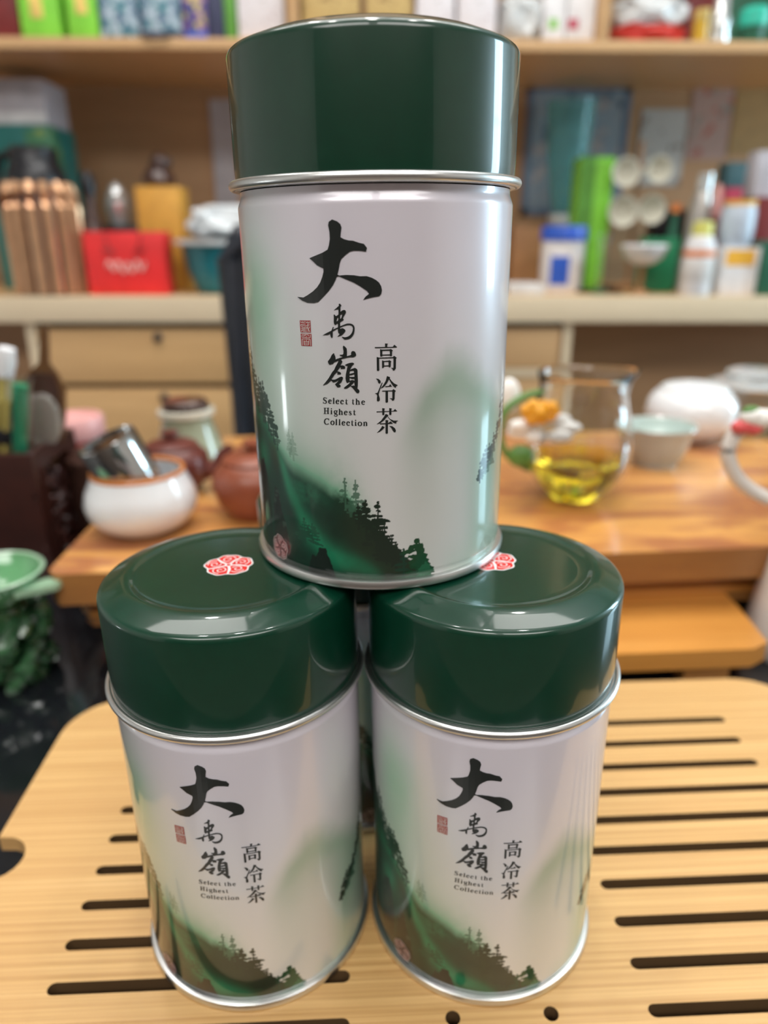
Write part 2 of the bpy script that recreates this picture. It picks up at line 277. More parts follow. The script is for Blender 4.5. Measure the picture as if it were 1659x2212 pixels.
INK=[[[2.39,7.299,3.46,7.288,3.21,7.263,3.2,7.194,2.37,7.195]],[[-1.49,7.206,5.26,7.204,5.85,7.259,6.84,7.199,6.76,7.185,-1.33,7.179]],[[0.47,7.152,1.21,7.137,4.1,7.14,4.51,7.151,5.29,7.109,5.0,7.086,4.9,6.964,4.24,6.957,4.16,6.983,1.35,6.982,1.18,6.955,0.52,6.96],[1.29,7.104,4.09,7.106,4.16,7.009,1.35,7.005]],[[-0.8,6.946,0.1,6.927,5.23,6.932,5.74,6.966,6.73,6.914,6.43,6.879,6.34,6.626,5.86,6.58,5.28,6.569,5.11,6.611,4.62,6.648,5.45,6.64,5.48,6.905,0.09,6.905,0.11,6.59,-0.31,6.57,-0.8,6.585]],[[1.16,6.854,1.9,6.837,3.56,6.842,3.98,6.855,4.69,6.818,4.47,6.795,4.4,6.678,3.87,6.655,3.62,6.691,1.96,6.691,1.7,6.653,1.17,6.65],[1.93,6.811,3.59,6.815,3.62,6.717,1.96,6.715]],[[-1.18,6.368,-0.19,6.353,0.55,6.298,0.54,6.25,0.04,6.227,-0.37,6.251,-0.61,6.317]],[[1.0,6.256,1.26,6.246,0.08,6.028,-0.27,5.932,0.12,5.822,0.11,5.767,-0.4,5.737,-0.99,5.756,-0.97,5.835,-0.82,5.896,-1.11,5.939,-1.7,5.963,-0.77,5.975,-0.25,6.053,0.45,6.172]],[[2.97,6.429,4.17,6.396,3.99,6.368,4.66,6.297,5.66,6.223,7.04,6.173,6.5,6.148,6.15,6.099,5.31,6.151,4.48,6.237,3.74,6.347,2.97,6.24,1.95,6.152,0.93,6.099,0.6,6.106,1.62,6.195,2.48,6.301]],[[2.29,6.152,3.63,6.161,4.17,6.208,4.81,6.141,2.28,6.131]],[[1.09,6.033,4.88,6.034,5.39,6.069,6.32,6.016,5.89,5.981,5.78,5.799,5.44,5.757,4.93,5.746,4.68,5.784,3.92,5.816,4.94,5.811,4.96,6.008,3.27,6.011,3.26,5.72,2.8,5.696,2.3,5.715,2.35,6.01,1.08,6.009]],[[-1.22,5.459,5.24,5.463,5.96,5.514,6.78,5.453,-1.23,5.438]],[[1.0,5.552,2.01,5.536,1.84,5.502,1.78,5.366,1.39,5.352,1.0,5.367]],[[3.68,5.547,4.7,5.533,4.52,5.496,4.51,5.367,4.11,5.349,3.69,5.365]],[[2.33,5.387,3.38,5.351,3.09,5.324,4.01,5.238,5.38,5.19,7.07,5.182,6.49,5.156,6.32,5.1,5.2,5.137,3.84,5.226,2.97,5.314,1.62,5.205,0.07,5.126,-1.22,5.099,0.42,5.194,1.63,5.304]],[[0.07,5.12,3.14,5.125,4.21,5.172,5.11,5.104,0.06,5.095]],[[2.22,5.216,3.36,5.199,3.15,5.165,3.07,4.839,2.62,4.821,2.16,4.839]],[[0.87,5.05,1.89,5.011,1.23,4.956,0.02,4.888,-1.19,4.856,-0.14,4.933,0.56,5.001]],[[3.64,5.045,4.85,5.03,5.87,4.97,6.21,4.906,6.04,4.863,5.52,4.856,5.09,4.897,4.5,4.98]]]
SMALL=[[[-20.78,5.815,-20.81,5.773,-21.02,5.773,-20.89,5.815]],[[-20.98,5.778,-21.21,5.796,-21.57,5.8,-21.88,5.789,-21.97,5.773,-21.83,5.76,-21.45,5.748,-20.94,5.725,-20.76,5.686,-21.06,5.649,-21.67,5.637,-22.25,5.645,-22.46,5.673,-22.29,5.679,-22.12,5.657,-21.67,5.653,-21.31,5.667,-21.24,5.684,-21.37,5.699,-21.79,5.715,-22.25,5.733,-22.45,5.771,-22.12,5.808,-21.56,5.818,-21.09,5.808,-20.83,5.786]],[[-22.29,5.689,-22.42,5.637,-22.52,5.637,-22.51,5.689]],[[-19.24,5.712,-19.25,5.725,-19.29,5.735,-19.33,5.743,-19.39,5.748,-19.48,5.751,-19.56,5.747,-19.63,5.74,-19.68,5.731,-19.72,5.721,-19.75,5.709,-19.75,5.697,-19.74,5.686,-19.71,5.676,-19.66,5.668,-19.6,5.662,-19.52,5.659,-19.43,5.663,-19.37,5.67,-19.3,5.68,-18.95,5.664,-19.11,5.653,-19.31,5.646,-19.52,5.644,-19.72,5.644,-19.93,5.649,-20.09,5.659,-20.21,5.674,-20.27,5.691,-20.26,5.71,-20.19,5.728,-20.07,5.744,-19.89,5.756,-19.69,5.764,-19.48,5.766,-19.28,5.766,-19.07,5.761,-18.91,5.751,-18.79,5.736,-18.73,5.721]],[[-19.92,5.718,-18.97,5.722,-18.98,5.709,-19.93,5.705]],[[-18.26,5.648,-18.16,5.816,-17.65,5.818,-17.75,5.65]],[[-18.36,5.66,-17.63,5.663,-17.63,5.65,-18.37,5.647]],[[-18.14,5.815,-17.92,5.82,-17.9,5.804,-18.13,5.803]],[[-16.08,5.714,-16.1,5.727,-16.14,5.737,-16.2,5.745,-16.27,5.751,-16.37,5.754,-16.47,5.749,-16.54,5.742,-16.6,5.733,-16.65,5.723,-16.68,5.712,-16.68,5.7,-16.66,5.689,-16.63,5.679,-16.57,5.671,-16.5,5.665,-16.4,5.662,-16.3,5.666,-16.22,5.673,-16.15,5.683,-15.82,5.666,-15.98,5.656,-16.19,5.648,-16.4,5.647,-16.61,5.647,-16.82,5.652,-16.99,5.662,-17.12,5.677,-17.18,5.694,-17.17,5.713,-17.1,5.731,-16.97,5.747,-16.79,5.76,-16.58,5.767,-16.37,5.768,-16.16,5.769,-15.96,5.764,-15.78,5.754,-15.66,5.739,-15.6,5.723]],[[-16.84,5.721,-15.83,5.725,-15.83,5.712,-16.84,5.708]],[[-14.26,5.734,-14.32,5.743,-14.38,5.749,-14.46,5.753,-14.55,5.752,-14.63,5.747,-14.69,5.741,-14.74,5.732,-14.78,5.723,-14.81,5.713,-14.81,5.702,-14.8,5.692,-14.77,5.683,-14.73,5.675,-14.67,5.668,-14.6,5.664,-14.5,5.663,-14.42,5.668,-14.35,5.674,-14.28,5.684,-13.95,5.667,-14.1,5.657,-14.28,5.65,-14.47,5.648,-14.66,5.647,-14.85,5.649,-15.02,5.656,-15.16,5.667,-15.26,5.682,-15.3,5.698,-15.3,5.714,-15.23,5.731,-15.12,5.745,-14.97,5.757,-14.79,5.765,-14.6,5.769,-14.42,5.769,-14.23,5.768,-14.05,5.762,-13.91,5.753]],[[-14.09,5.732,-14.11,5.737,-14.11,5.737,-14.11,5.737,-14.11,5.737,-14.11,5.737,-14.11,5.737,-14.09,5.741,-13.83,5.733,-13.93,5.721,-14.18,5.716,-14.38,5.727,-14.37,5.745,-14.16,5.757,-13.91,5.753,-13.82,5.742]],[[-12.73,5.802,-12.64,5.681,-12.64,5.666,-12.65,5.662,-12.38,5.671,-12.3,5.663,-12.59,5.644,-12.99,5.649,-13.13,5.679,-12.93,5.801]],[[-13.26,5.761,-12.33,5.763,-12.34,5.75,-13.27,5.748]],[[-10.13,5.805,-10.03,5.684,-10.03,5.67,-10.04,5.665,-9.78,5.674,-9.7,5.666,-9.98,5.647,-10.38,5.652,-10.51,5.682,-10.32,5.804]],[[-10.65,5.764,-9.73,5.766,-9.73,5.753,-10.65,5.751]],[[-9.12,5.648,-9.05,5.815,-8.58,5.815,-8.64,5.649]],[[-9.27,5.66,-8.47,5.661,-8.47,5.648,-9.28,5.647]],[[-9.16,5.814,-8.82,5.818,-8.81,5.802,-9.15,5.801]],[[-8.9,5.733,-8.6,5.76,-8.17,5.771,-7.75,5.755,-7.64,5.719,-7.66,5.65,-8.14,5.649,-8.12,5.717,-8.13,5.74,-8.22,5.749,-8.47,5.746,-8.79,5.726]],[[-8.27,5.662,-7.53,5.662,-7.54,5.649,-8.27,5.649]],[[-5.96,5.712,-5.98,5.725,-6.02,5.734,-6.07,5.743,-6.14,5.749,-6.24,5.752,-6.33,5.748,-6.4,5.741,-6.46,5.732,-6.5,5.722,-6.52,5.711,-6.52,5.699,-6.5,5.688,-6.47,5.678,-6.41,5.67,-6.34,5.664,-6.25,5.66,-6.16,5.665,-6.09,5.671,-6.01,5.682,-5.7,5.663,-5.85,5.653,-6.05,5.647,-6.25,5.646,-6.45,5.646,-6.64,5.652,-6.81,5.663,-6.93,5.678,-6.99,5.695,-6.99,5.714,-6.93,5.731,-6.81,5.747,-6.64,5.759,-6.44,5.766,-6.24,5.766,-6.05,5.766,-5.85,5.761,-5.68,5.75,-5.56,5.735,-5.5,5.72]],[[-6.68,5.721,-5.72,5.722,-5.72,5.709,-6.68,5.708]],[[-22.16,5.344,-22.05,5.519,-21.52,5.521,-21.63,5.347]],[[-22.43,5.355,-21.35,5.361,-21.36,5.348,-22.44,5.342]],[[-22.33,5.518,-21.25,5.523,-21.26,5.51,-22.33,5.505]],[[-20.84,5.351,-20.73,5.525,-20.21,5.528,-20.32,5.353]],[[-21.1,5.362,-20.04,5.367,-20.05,5.354,-21.11,5.349]],[[-21.0,5.524,-19.94,5.529,-19.95,5.516,-21.01,5.511]],[[-21.83,5.443,-20.52,5.449,-20.53,5.433,-21.84,5.427]],[[-19.38,5.349,-19.31,5.464,-18.79,5.466,-18.86,5.351]],[[-19.5,5.361,-18.72,5.364,-18.73,5.351,-19.51,5.348]],[[-19.29,5.463,-19.06,5.468,-19.04,5.451,-19.28,5.45]],[[-19.07,5.5,-19.07,5.502,-19.03,5.501,-18.99,5.502,-18.98,5.505,-18.99,5.507,-19.03,5.508,-19.06,5.507,-19.06,5.509,-18.76,5.502,-18.84,5.492,-19.04,5.486,-19.24,5.49,-19.31,5.504,-19.22,5.517,-19.02,5.524,-18.82,5.519,-18.75,5.51]],[[-17.05,5.423,-17.06,5.433,-17.1,5.441,-17.18,5.449,-17.31,5.454,-17.47,5.451,-17.58,5.443,-17.65,5.435,-17.68,5.427,-17.68,5.42,-17.66,5.412,-17.6,5.404,-17.5,5.397,-17.34,5.395,-17.2,5.402,-17.11,5.41,-17.07,5.418,-17.05,5.429,-16.6,5.424,-16.67,5.408,-16.84,5.393,-17.08,5.384,-17.33,5.381,-17.57,5.38,-17.82,5.384,-18.02,5.395,-18.13,5.412,-18.12,5.431,-17.99,5.449,-17.78,5.462,-17.53,5.467,-17.28,5.468,-17.04,5.468,-16.81,5.46,-16.65,5.446,-16.6,5.43]],[[-16.96,5.458,-16.48,5.473,-16.41,5.453,-16.92,5.446]],[[-17.58,5.387,-17.76,5.374,-17.6,5.375,-16.83,5.374,-16.44,5.343,-16.75,5.3,-17.36,5.288,-17.92,5.295,-18.12,5.324,-17.72,5.345,-17.6,5.335,-17.82,5.319,-17.77,5.31,-17.35,5.304,-16.96,5.316,-16.84,5.338,-16.99,5.347,-17.7,5.351,-18.02,5.373,-17.68,5.394]],[[-16.01,5.344,-15.92,5.514,-15.42,5.515,-15.5,5.346]],[[-16.16,5.356,-15.34,5.359,-15.35,5.346,-16.16,5.343]],[[-16.01,5.513,-15.68,5.518,-15.67,5.501,-16.01,5.5]],[[-15.77,5.431,-15.46,5.459,-15.03,5.471,-14.59,5.456,-14.49,5.419,-14.52,5.349,-15.02,5.348,-14.99,5.416,-14.99,5.44,-15.08,5.449,-15.33,5.445,-15.66,5.425]],[[-15.14,5.36,-14.4,5.362,-14.4,5.349,-15.14,5.347]],[[-12.88,5.412,-12.9,5.425,-12.94,5.435,-13.0,5.443,-13.07,5.449,-13.17,5.452,-13.26,5.448,-13.34,5.441,-13.4,5.432,-13.44,5.422,-13.47,5.41,-13.47,5.398,-13.45,5.387,-13.41,5.377,-13.36,5.369,-13.29,5.363,-13.19,5.359,-13.09,5.364,-13.02,5.371,-12.94,5.381,-12.62,5.364,-12.78,5.353,-12.99,5.346,-13.19,5.345,-13.4,5.344,-13.6,5.35,-13.77,5.36,-13.9,5.375,-13.96,5.393,-13.95,5.412,-13.89,5.43,-13.76,5.446,-13.58,5.458,-13.38,5.466,-13.17,5.467,-12.97,5.467,-12.76,5.462,-12.59,5.452,-12.46,5.437,-12.4,5.421]],[[-13.62,5.42,-12.63,5.422,-12.64,5.409,-13.63,5.407]],[[-11.05,5.427,-11.22,5.447,-11.46,5.451,-11.62,5.441,-11.56,5.431,-11.3,5.421,-10.91,5.4,-10.89,5.362,-11.44,5.343,-11.89,5.354,-12.06,5.379,-11.9,5.385,-11.78,5.364,-11.46,5.359,-11.17,5.375,-11.25,5.382,-11.56,5.394,-11.92,5.414,-11.92,5.451,-11.48,5.468,-11.09,5.458,-10.9,5.433]],[[-9.74,5.507,-9.64,5.386,-9.64,5.371,-9.63,5.366,-9.35,5.376,-9.27,5.367,-9.57,5.348,-9.97,5.353,-10.12,5.383,-9.93,5.507]],[[-10.28,5.466,-9.3,5.468,-9.31,5.455,-10.29,5.453]],[[-20.58,5.184,-20.69,5.195,-20.82,5.203,-20.97,5.208,-21.14,5.209,-21.31,5.204,-21.46,5.197,-21.59,5.187,-21.7,5.176,-21.79,5.164,-21.85,5.15,-21.89,5.136,-21.9,5.121,-21.88,5.107,-21.83,5.094,-21.76,5.083,-21.66,5.072,-21.54,5.064,-21.4,5.058,-21.24,5.055,-21.06,5.058,-20.9,5.065,-20.77,5.074,-20.64,5.086,-20.32,5.066,-20.53,5.055,-20.77,5.046,-21.01,5.041,-21.25,5.04,-21.5,5.039,-21.74,5.043,-21.97,5.05,-22.16,5.062,-22.31,5.078,-22.41,5.096,-22.46,5.115,-22.44,5.136,-22.37,5.156,-22.25,5.175,-22.08,5.192,-21.87,5.206,-21.63,5.216,-21.38,5.223,-21.14,5.224,-20.9,5.226,-20.66,5.223,-20.43,5.217,-20.24,5.207]],[[-20.15,5.218,-20.17,5.168,-20.41,5.167,-20.28,5.218]],[[-18.41,5.106,-18.42,5.118,-18.44,5.127,-18.49,5.136,-18.55,5.143,-18.63,5.149,-18.75,5.153,-18.87,5.15,-18.97,5.144,-19.06,5.137,-19.12,5.129,-19.17,5.119,-19.19,5.109,-19.2,5.099,-19.18,5.089,-19.15,5.08,-19.09,5.072,-19.02,5.066,-18.92,5.061,-18.8,5.059,-18.68,5.064,-18.59,5.071,-18.52,5.079,-18.46,5.088,-18.43,5.098,-18.41,5.109,-17.9,5.108,-17.94,5.093,-18.03,5.076,-18.18,5.062,-18.37,5.052,-18.58,5.045,-18.79,5.044,-18.99,5.043,-19.2,5.045,-19.4,5.051,-19.56,5.062,-19.67,5.077,-19.72,5.093,-19.71,5.11,-19.64,5.127,-19.51,5.143,-19.34,5.155,-19.13,5.164,-18.92,5.168,-18.72,5.168,-18.51,5.169,-18.31,5.164,-18.13,5.155,-18.0,5.142,-17.92,5.127,-17.9,5.112]],[[-17.47,5.048,-17.38,5.22,-16.87,5.222,-16.96,5.05]],[[-17.57,5.061,-16.84,5.064,-16.85,5.05,-17.58,5.047]],[[-17.35,5.219,-17.13,5.224,-17.11,5.207,-17.33,5.206]],[[-16.15,5.049,-16.06,5.22,-15.56,5.222,-15.65,5.051]],[[-16.27,5.062,-15.51,5.064,-15.52,5.051,-16.28,5.048]],[[-16.05,5.22,-15.82,5.224,-15.81,5.208,-16.04,5.207]],[[-13.94,5.116,-13.97,5.129,-14.0,5.139,-14.06,5.147,-14.13,5.153,-14.23,5.156,-14.33,5.151,-14.4,5.144,-14.46,5.136,-14.51,5.125,-14.53,5.113,-14.54,5.102,-14.52,5.09,-14.48,5.08,-14.43,5.072,-14.36,5.066,-14.26,5.062,-14.16,5.067,-14.08,5.074,-14.0,5.085,-13.68,5.067,-13.84,5.056,-14.05,5.049,-14.26,5.048,-14.47,5.047,-14.67,5.052,-14.85,5.063,-14.97,5.078,-15.03,5.096,-15.03,5.115,-14.96,5.133,-14.83,5.15,-14.65,5.162,-14.44,5.17,-14.23,5.171,-14.03,5.172,-13.82,5.167,-13.65,5.156,-13.52,5.141,-13.46,5.125]],[[-14.69,5.123,-13.69,5.126,-13.7,5.113,-14.7,5.11]],[[-12.08,5.134,-12.14,5.143,-12.21,5.149,-12.29,5.154,-12.39,5.153,-12.48,5.147,-12.55,5.141,-12.6,5.132,-12.64,5.123,-12.66,5.112,-12.67,5.102,-12.65,5.091,-12.62,5.082,-12.58,5.074,-12.51,5.067,-12.43,5.062,-12.33,5.062,-12.24,5.067,-12.17,5.073,-12.1,5.083,-11.78,5.065,-11.92,5.055,-12.11,5.048,-12.31,5.046,-12.49,5.045,-12.69,5.048,-12.87,5.055,-13.01,5.066,-13.11,5.081,-13.16,5.097,-13.15,5.114,-13.09,5.131,-12.98,5.146,-12.82,5.158,-12.63,5.166,-12.44,5.17,-12.25,5.17,-12.06,5.169,-11.88,5.163,-11.74,5.154]],[[-11.91,5.132,-11.93,5.137,-11.93,5.137,-11.93,5.137,-11.93,5.137,-11.93,5.137,-11.93,5.137,-11.91,5.141,-11.65,5.133,-11.75,5.121,-12.0,5.116,-12.2,5.127,-12.19,5.145,-11.98,5.157,-11.74,5.154,-11.64,5.142]],[[-10.7,5.209,-10.6,5.086,-10.6,5.072,-10.6,5.067,-10.31,5.077,-10.23,5.068,-10.54,5.048,-10.95,5.053,-11.09,5.084,-10.9,5.209]],[[-11.25,5.168,-10.27,5.17,-10.27,5.157,-11.26,5.155]],[[-9.68,5.05,-9.64,5.165,-9.15,5.166,-9.2,5.051]],[[-9.83,5.062,-9.04,5.064,-9.04,5.051,-9.83,5.049]],[[-9.64,5.165,-9.41,5.169,-9.39,5.152,-9.63,5.152]],[[-9.42,5.201,-9.42,5.203,-9.38,5.202,-9.35,5.203,-9.33,5.206,-9.35,5.208,-9.38,5.209,-9.41,5.208,-9.42,5.21,-9.13,5.202,-9.2,5.192,-9.39,5.187,-9.57,5.192,-9.65,5.205,-9.56,5.219,-9.37,5.225,-9.19,5.22,-9.12,5.21]],[[-7.34,5.106,-7.34,5.118,-7.37,5.127,-7.42,5.136,-7.49,5.144,-7.59,5.15,-7.7,5.154,-7.84,5.152,-7.95,5.146,-8.03,5.139,-8.1,5.131,-8.14,5.122,-8.17,5.112,-8.17,5.102,-8.15,5.093,-8.12,5.084,-8.06,5.076,-7.97,5.069,-7.87,5.063,-7.74,5.061,-7.61,5.066,-7.51,5.073,-7.44,5.08,-7.38,5.089,-7.35,5.099,-7.33,5.11,-6.86,5.107,-6.89,5.092,-6.99,5.076,-7.13,5.062,-7.32,5.052,-7.52,5.047,-7.73,5.046,-7.93,5.046,-8.13,5.048,-8.32,5.055,-8.48,5.067,-8.6,5.081,-8.65,5.098,-8.64,5.115,-8.58,5.132,-8.45,5.147,-8.29,5.159,-8.09,5.166,-7.88,5.169,-7.68,5.169,-7.48,5.169,-7.28,5.164,-7.1,5.155,-6.97,5.142,-6.88,5.126,-6.86,5.111]],[[-6.33,5.05,-6.3,5.163,-5.82,5.164,-5.85,5.05]],[[-6.44,5.062,-5.73,5.063,-5.74,5.05,-6.45,5.049]],[[-6.41,5.164,-6.06,5.166,-6.06,5.15,-6.42,5.151]],[[-6.12,5.136,-5.83,5.164,-5.42,5.175,-5.0,5.158,-4.89,5.121,-4.91,5.051,-5.39,5.05,-5.37,5.119,-5.38,5.143,-5.47,5.153,-5.7,5.149,-6.01,5.129]],[[-5.47,5.063,-4.82,5.063,-4.83,5.05,-5.48,5.05]]]
SEAL_RED=[[[-31.18,7.867,-26.36,7.876,-26.4,7.557,-31.14,7.551]],[[-31.09,7.519,-26.25,7.526,-26.26,7.195,-31.06,7.192]]]
SEAL_PALE=[[[-30.73,7.847,-30.76,7.814,-30.51,7.814,-30.48,7.848]],[[-30.65,7.807,-29.03,7.811,-29.02,7.826,-30.63,7.821]],[[-28.9,7.819,-28.87,7.852,-29.12,7.852,-29.15,7.818]],[[-29.92,7.85,-29.95,7.816,-29.7,7.817,-29.67,7.85]],[[-28.54,7.847,-28.43,7.814,-28.19,7.818,-28.31,7.852]],[[-28.32,7.809,-26.76,7.813,-26.75,7.828,-28.3,7.823]],[[-26.64,7.82,-26.54,7.849,-26.78,7.851,-26.87,7.821]],[[-27.62,7.852,-27.65,7.818,-27.41,7.819,-27.38,7.852]],[[-28.56,7.787,-30.62,7.771,-30.61,7.756,-28.55,7.773]],[[-30.74,7.764,-30.85,7.721,-30.6,7.721,-30.49,7.763]],[[-30.35,7.726,-26.82,7.734,-26.81,7.748,-30.33,7.74]],[[-27.79,7.775,-26.66,7.772,-26.63,7.786,-27.75,7.789]],[[-27.68,7.782,-27.65,7.646,-27.41,7.647,-27.44,7.784]],[[-27.65,7.646,-27.64,7.57,-27.4,7.572,-27.41,7.647]],[[-26.8,7.715,-27.48,7.65,-27.28,7.644,-26.6,7.708]],[[-27.49,7.643,-26.85,7.569,-26.63,7.577,-27.28,7.651]],[[-30.68,7.693,-29.73,7.692,-29.7,7.706,-30.65,7.707]],[[-29.84,7.698,-29.88,7.563,-29.63,7.564,-29.59,7.7]],[[-30.78,7.646,-29.74,7.654,-29.75,7.668,-30.79,7.661]],[[-30.75,7.604,-29.78,7.612,-29.79,7.626,-30.75,7.618]],[[-30.7,7.564,-30.23,7.591,-30.4,7.601,-30.87,7.574]],[[-29.21,7.689,-27.91,7.693,-27.9,7.707,-29.2,7.704]],[[-29.17,7.651,-27.95,7.655,-27.93,7.669,-29.16,7.666]],[[-29.21,7.609,-28.05,7.613,-28.04,7.627,-29.19,7.623]],[[-29.24,7.567,-28.02,7.571,-28.0,7.585,-29.23,7.581]],[[-29.26,7.696,-29.29,7.574,-29.04,7.575,-29.01,7.697]],[[-28.1,7.699,-28.06,7.661,-27.82,7.663,-27.86,7.701]],[[-30.57,7.486,-27.51,7.496,-27.49,7.511,-30.55,7.5]],[[-27.62,7.504,-27.73,7.457,-27.49,7.456,-27.38,7.503]],[[-30.82,7.447,-29.42,7.452,-29.4,7.466,-30.81,7.461]],[[-29.34,7.454,-28.58,7.49,-28.72,7.501,-29.48,7.464]],[[-26.84,7.505,-26.91,7.421,-26.67,7.421,-26.6,7.506]],[[-26.78,7.428,-28.14,7.424,-28.15,7.409,-26.79,7.414]],[[-30.56,7.405,-28.72,7.412,-28.71,7.426,-30.55,7.42]],[[-28.59,7.462,-28.7,7.325,-28.46,7.326,-28.34,7.463]],[[-30.39,7.208,-30.32,7.375,-30.57,7.374,-30.65,7.207]],[[-30.45,7.367,-28.9,7.373,-28.89,7.387,-30.44,7.382]],[[-28.19,7.375,-26.84,7.371,-26.8,7.386,-28.15,7.39]],[[-26.94,7.378,-26.87,7.208,-26.63,7.21,-26.7,7.379]],[[-29.78,7.342,-29.81,7.223,-29.56,7.224,-29.53,7.344]],[[-29.69,7.216,-27.59,7.224,-27.57,7.239,-29.68,7.231]],[[-27.46,7.232,-27.36,7.347,-27.61,7.346,-27.7,7.231]],[[-29.69,7.302,-27.52,7.309,-27.5,7.324,-29.68,7.316]],[[-29.51,7.26,-27.77,7.266,-27.75,7.281,-29.5,7.274]]]
# ------------------------------------------------------------------ lights: the room's ceiling panels, downlights and window
def area(name, loc, size, power, col, rot=(0, 0, 0), shape='RECTANGLE', parent=None):
    l = bpy.data.lights.new(name, 'AREA'); l.shape = shape; l.size = size[0]*S; l.energy = power; l.color = col
    if shape == 'RECTANGLE': l.size_y = size[1]*S
    o = bpy.data.objects.new(name, l); C.objects.link(o); o.location = Vector(loc)*S; o.rotation_euler = rot
    if parent: o.parent = parent
    return o
ZC = 185.0; ZF = -78.0
lampm = mat('lamp_glow', (1, 1, 1), .5, emit=(1, .98, .95), estr=3, noise=0)
for i, (x, y, w, d, pw, nm) in enumerate(((-80, -140, 140, 90, 19, 'long ceiling lamp panel behind the viewer, left of the tins'), (80, -140, 140, 90, 19, 'long ceiling lamp panel behind the viewer, right of the tins'), (-60, 75, 120, 40, 6.5, 'long ceiling lamp panel above the tea table, left half'), (75, 75, 120, 40, 6.5, 'long ceiling lamp panel above the tea table, right half'))):
    t = thing('ceiling_lamp', nm, 'lamp', (x, y, ZC-4))
    B().box((0, 0, 2), (w+6, d+6, 4), .5).build('housing', M['ceil'], t)
    B().box((0, 0, -.3), (w, d, .5)).build('diffuser', lampm, t)
    area('lamp_light', (0, 0, -1.2), (w, d), pw, (1, .97, .93), parent=t)
spotm = mat('spot_glow', (1, 1, 1), .5, emit=(1, .98, .96), estr=60, noise=0)
k = 0
for x, xn in ((-45, 'left'), (0, 'middle'), (45, 'right')):
    for y, yn in ((20, 'nearer'), (110, 'farther')):
        t = thing('downlight', 'round ceiling downlight, %s one of the %s row above the tea table' % (xn, yn), 'lamp', (x, y, ZC-1), group='round downlights in the ceiling')
        B().lathe([(5.5, 0), (6.5, 0), (6.5, 1), (5.5, 1)], 24, close=True).build('trim_ring', M['bead'], t)
        B().lathe([(0, .3), (5.4, .3), (5.4, .6), (0, .6)], 24).build('bulb', spotm, t)
        area('lamp_light', (0, 0, -.3), (10, 10), 1.6, (1, .98, .95), shape='DISK', parent=t)
# ------------------------------------------------------------------ the room
CAB = 0.0137                           # the cabinet wall is a hair out of level
def cab(u, Y, w): return Vector((u+CAB*w, Y, w-CAB*u))
def uw(p): return p.x-CAB*p.z, p.z+CAB*p.x
CR = (0, CAB, 0)
YW = 190.0
struct(B().box((0, 0, -.5), (460, 420, 1)).build('floor', M['floor'], None, (0, 0, ZF)))
struct(B().box((0, 0, .5), (460, 420, 1)).build('ceiling', M['ceil'], None, (0, 0, ZC)))
struct(B().box((-.5, 0, 0), (1, 420, ZC-ZF)).build('wall_left', M['wall'], None, (-230, 0, (ZC+ZF)/2)))
struct(B().box((0, -.5, 0), (460, 1, ZC-ZF)).build('wall_front', M['wall_dk'], None, (0, -210, (ZC+ZF)/2)))
struct(B().box((0, .5, 0), (460, 1, ZC-ZF)).build('wall_back', M['wall'], None, (0, 210, (ZC+ZF)/2)))
hz = (ZC-ZF)/2
wr = B(); wr.prism([(-210, -hz), (210, -hz), (210, hz), (-210, hz)], 0, 1, holes=[[(78, -45), (130, -45), (130, 62), (78, 62)]], mtx=Matrix(((0, 0, 1, 0), (1, 0, 0, 0), (0, 1, 0, 0), (0, 0, 0, 1))))
struct(wr.build('wall_right', M['wall'], None, (230, 0, (ZC+ZF)/2), smooth=False))
zw = (ZC+ZF)/2
wf = B()
for y in (79, 104, 129): wf.box((0, y, 8.5), (3, 3, 107))
for z in (-43.5, 8, 60.5): wf.box((0, 104, z), (3, 52, 3))
win = struct(wf.build('window_1', M['whitec'], None, (230.5, 0, zw)))
daym = mat('daylit_glass', (.7, .85, 1), .4, emit=(.62, .85, 1.0), estr=4.5, noise=0)
for y in (91.5, 116.5):
    for z in (-17.8, 34.2): B().box((0, y, z), (.6, 21.9, 49)).build('window_pane', daym, win, (1, 0, 0))
area('window_light', (228, 104, zw+8), (104, 50), 24, (.55, .84, 1), rot=(0, R_(90), 0))
t = thing('added_strip', 'upright glowing strip added out of view at the left wall', 'lamp', (-222, 24, ZF))  # unseen glowing strip, added to reflect as a white streak on the tins
B().box((0, 0, 35), (4, 26, 70), .5).build('housing', M['ceil'], t)
B().box((2.2, 0, 43), (.6, 18, 36)).build('diffuser', mat('strip_glow', (1, 1, 1), .5, emit=(.9, .97, 1), estr=14, noise=0), t)
# ------------------------------------------------------------------ cabinet wall: counter, drawers, shelf
YC, YS = 145.0, 155.0
u0, wc = uw(at(300, 640, YC)); _, wcb = uw(at(300, 697, YC)); _, ws1 = uw(at(300, 80, YS)); _, ws0 = uw(at(300, 106, YS))
XL, XR = -150, 150
ct = thing('counter_cabinet', 'light wood counter with drawers running along the back wall', 'cabinet', cab(0, YC, ZF+2), rot=CR)
def cbx(name, m, x0, x1, y0, y1, w0, w1, parent=None, bev=0, base=ZF+2):
    par = parent or ct
    return B().box(((x0+x1)/2, (y0+y1)/2-YC, (w0+w1)/2-base), (x1-x0, y1-y0, w1-w0), bev).build(name, m, par)
cbx('countertop', M['lam'], XL, XR, YC+.6, YW, wcb, wc-.01)
cbx('front_edge', M['edge'], XL, XR, YC, YC+.6, wcb, wc, bev=.15)
uL, _ = uw(at(72, 760, YC)); uR, _ = uw(at(1224, 760, YC)); uC, _ = uw(at(560, 760, YC)); uM, _ = uw(at(900, 760, YC))
_, wd1 = uw(at(300, 712, YC)); _, wd2 = uw(at(300, 830, YC)); _, wd3 = uw(at(300, 843, YC))
cbx('side_panel', M['edge'], uL-1.2, uL+.6, YC+1, YW, ZF+2, wcb)
cbx('side_panel', M['edge'], uR-.6, uR+1.0, YC+1, YW, ZF+2, wcb)
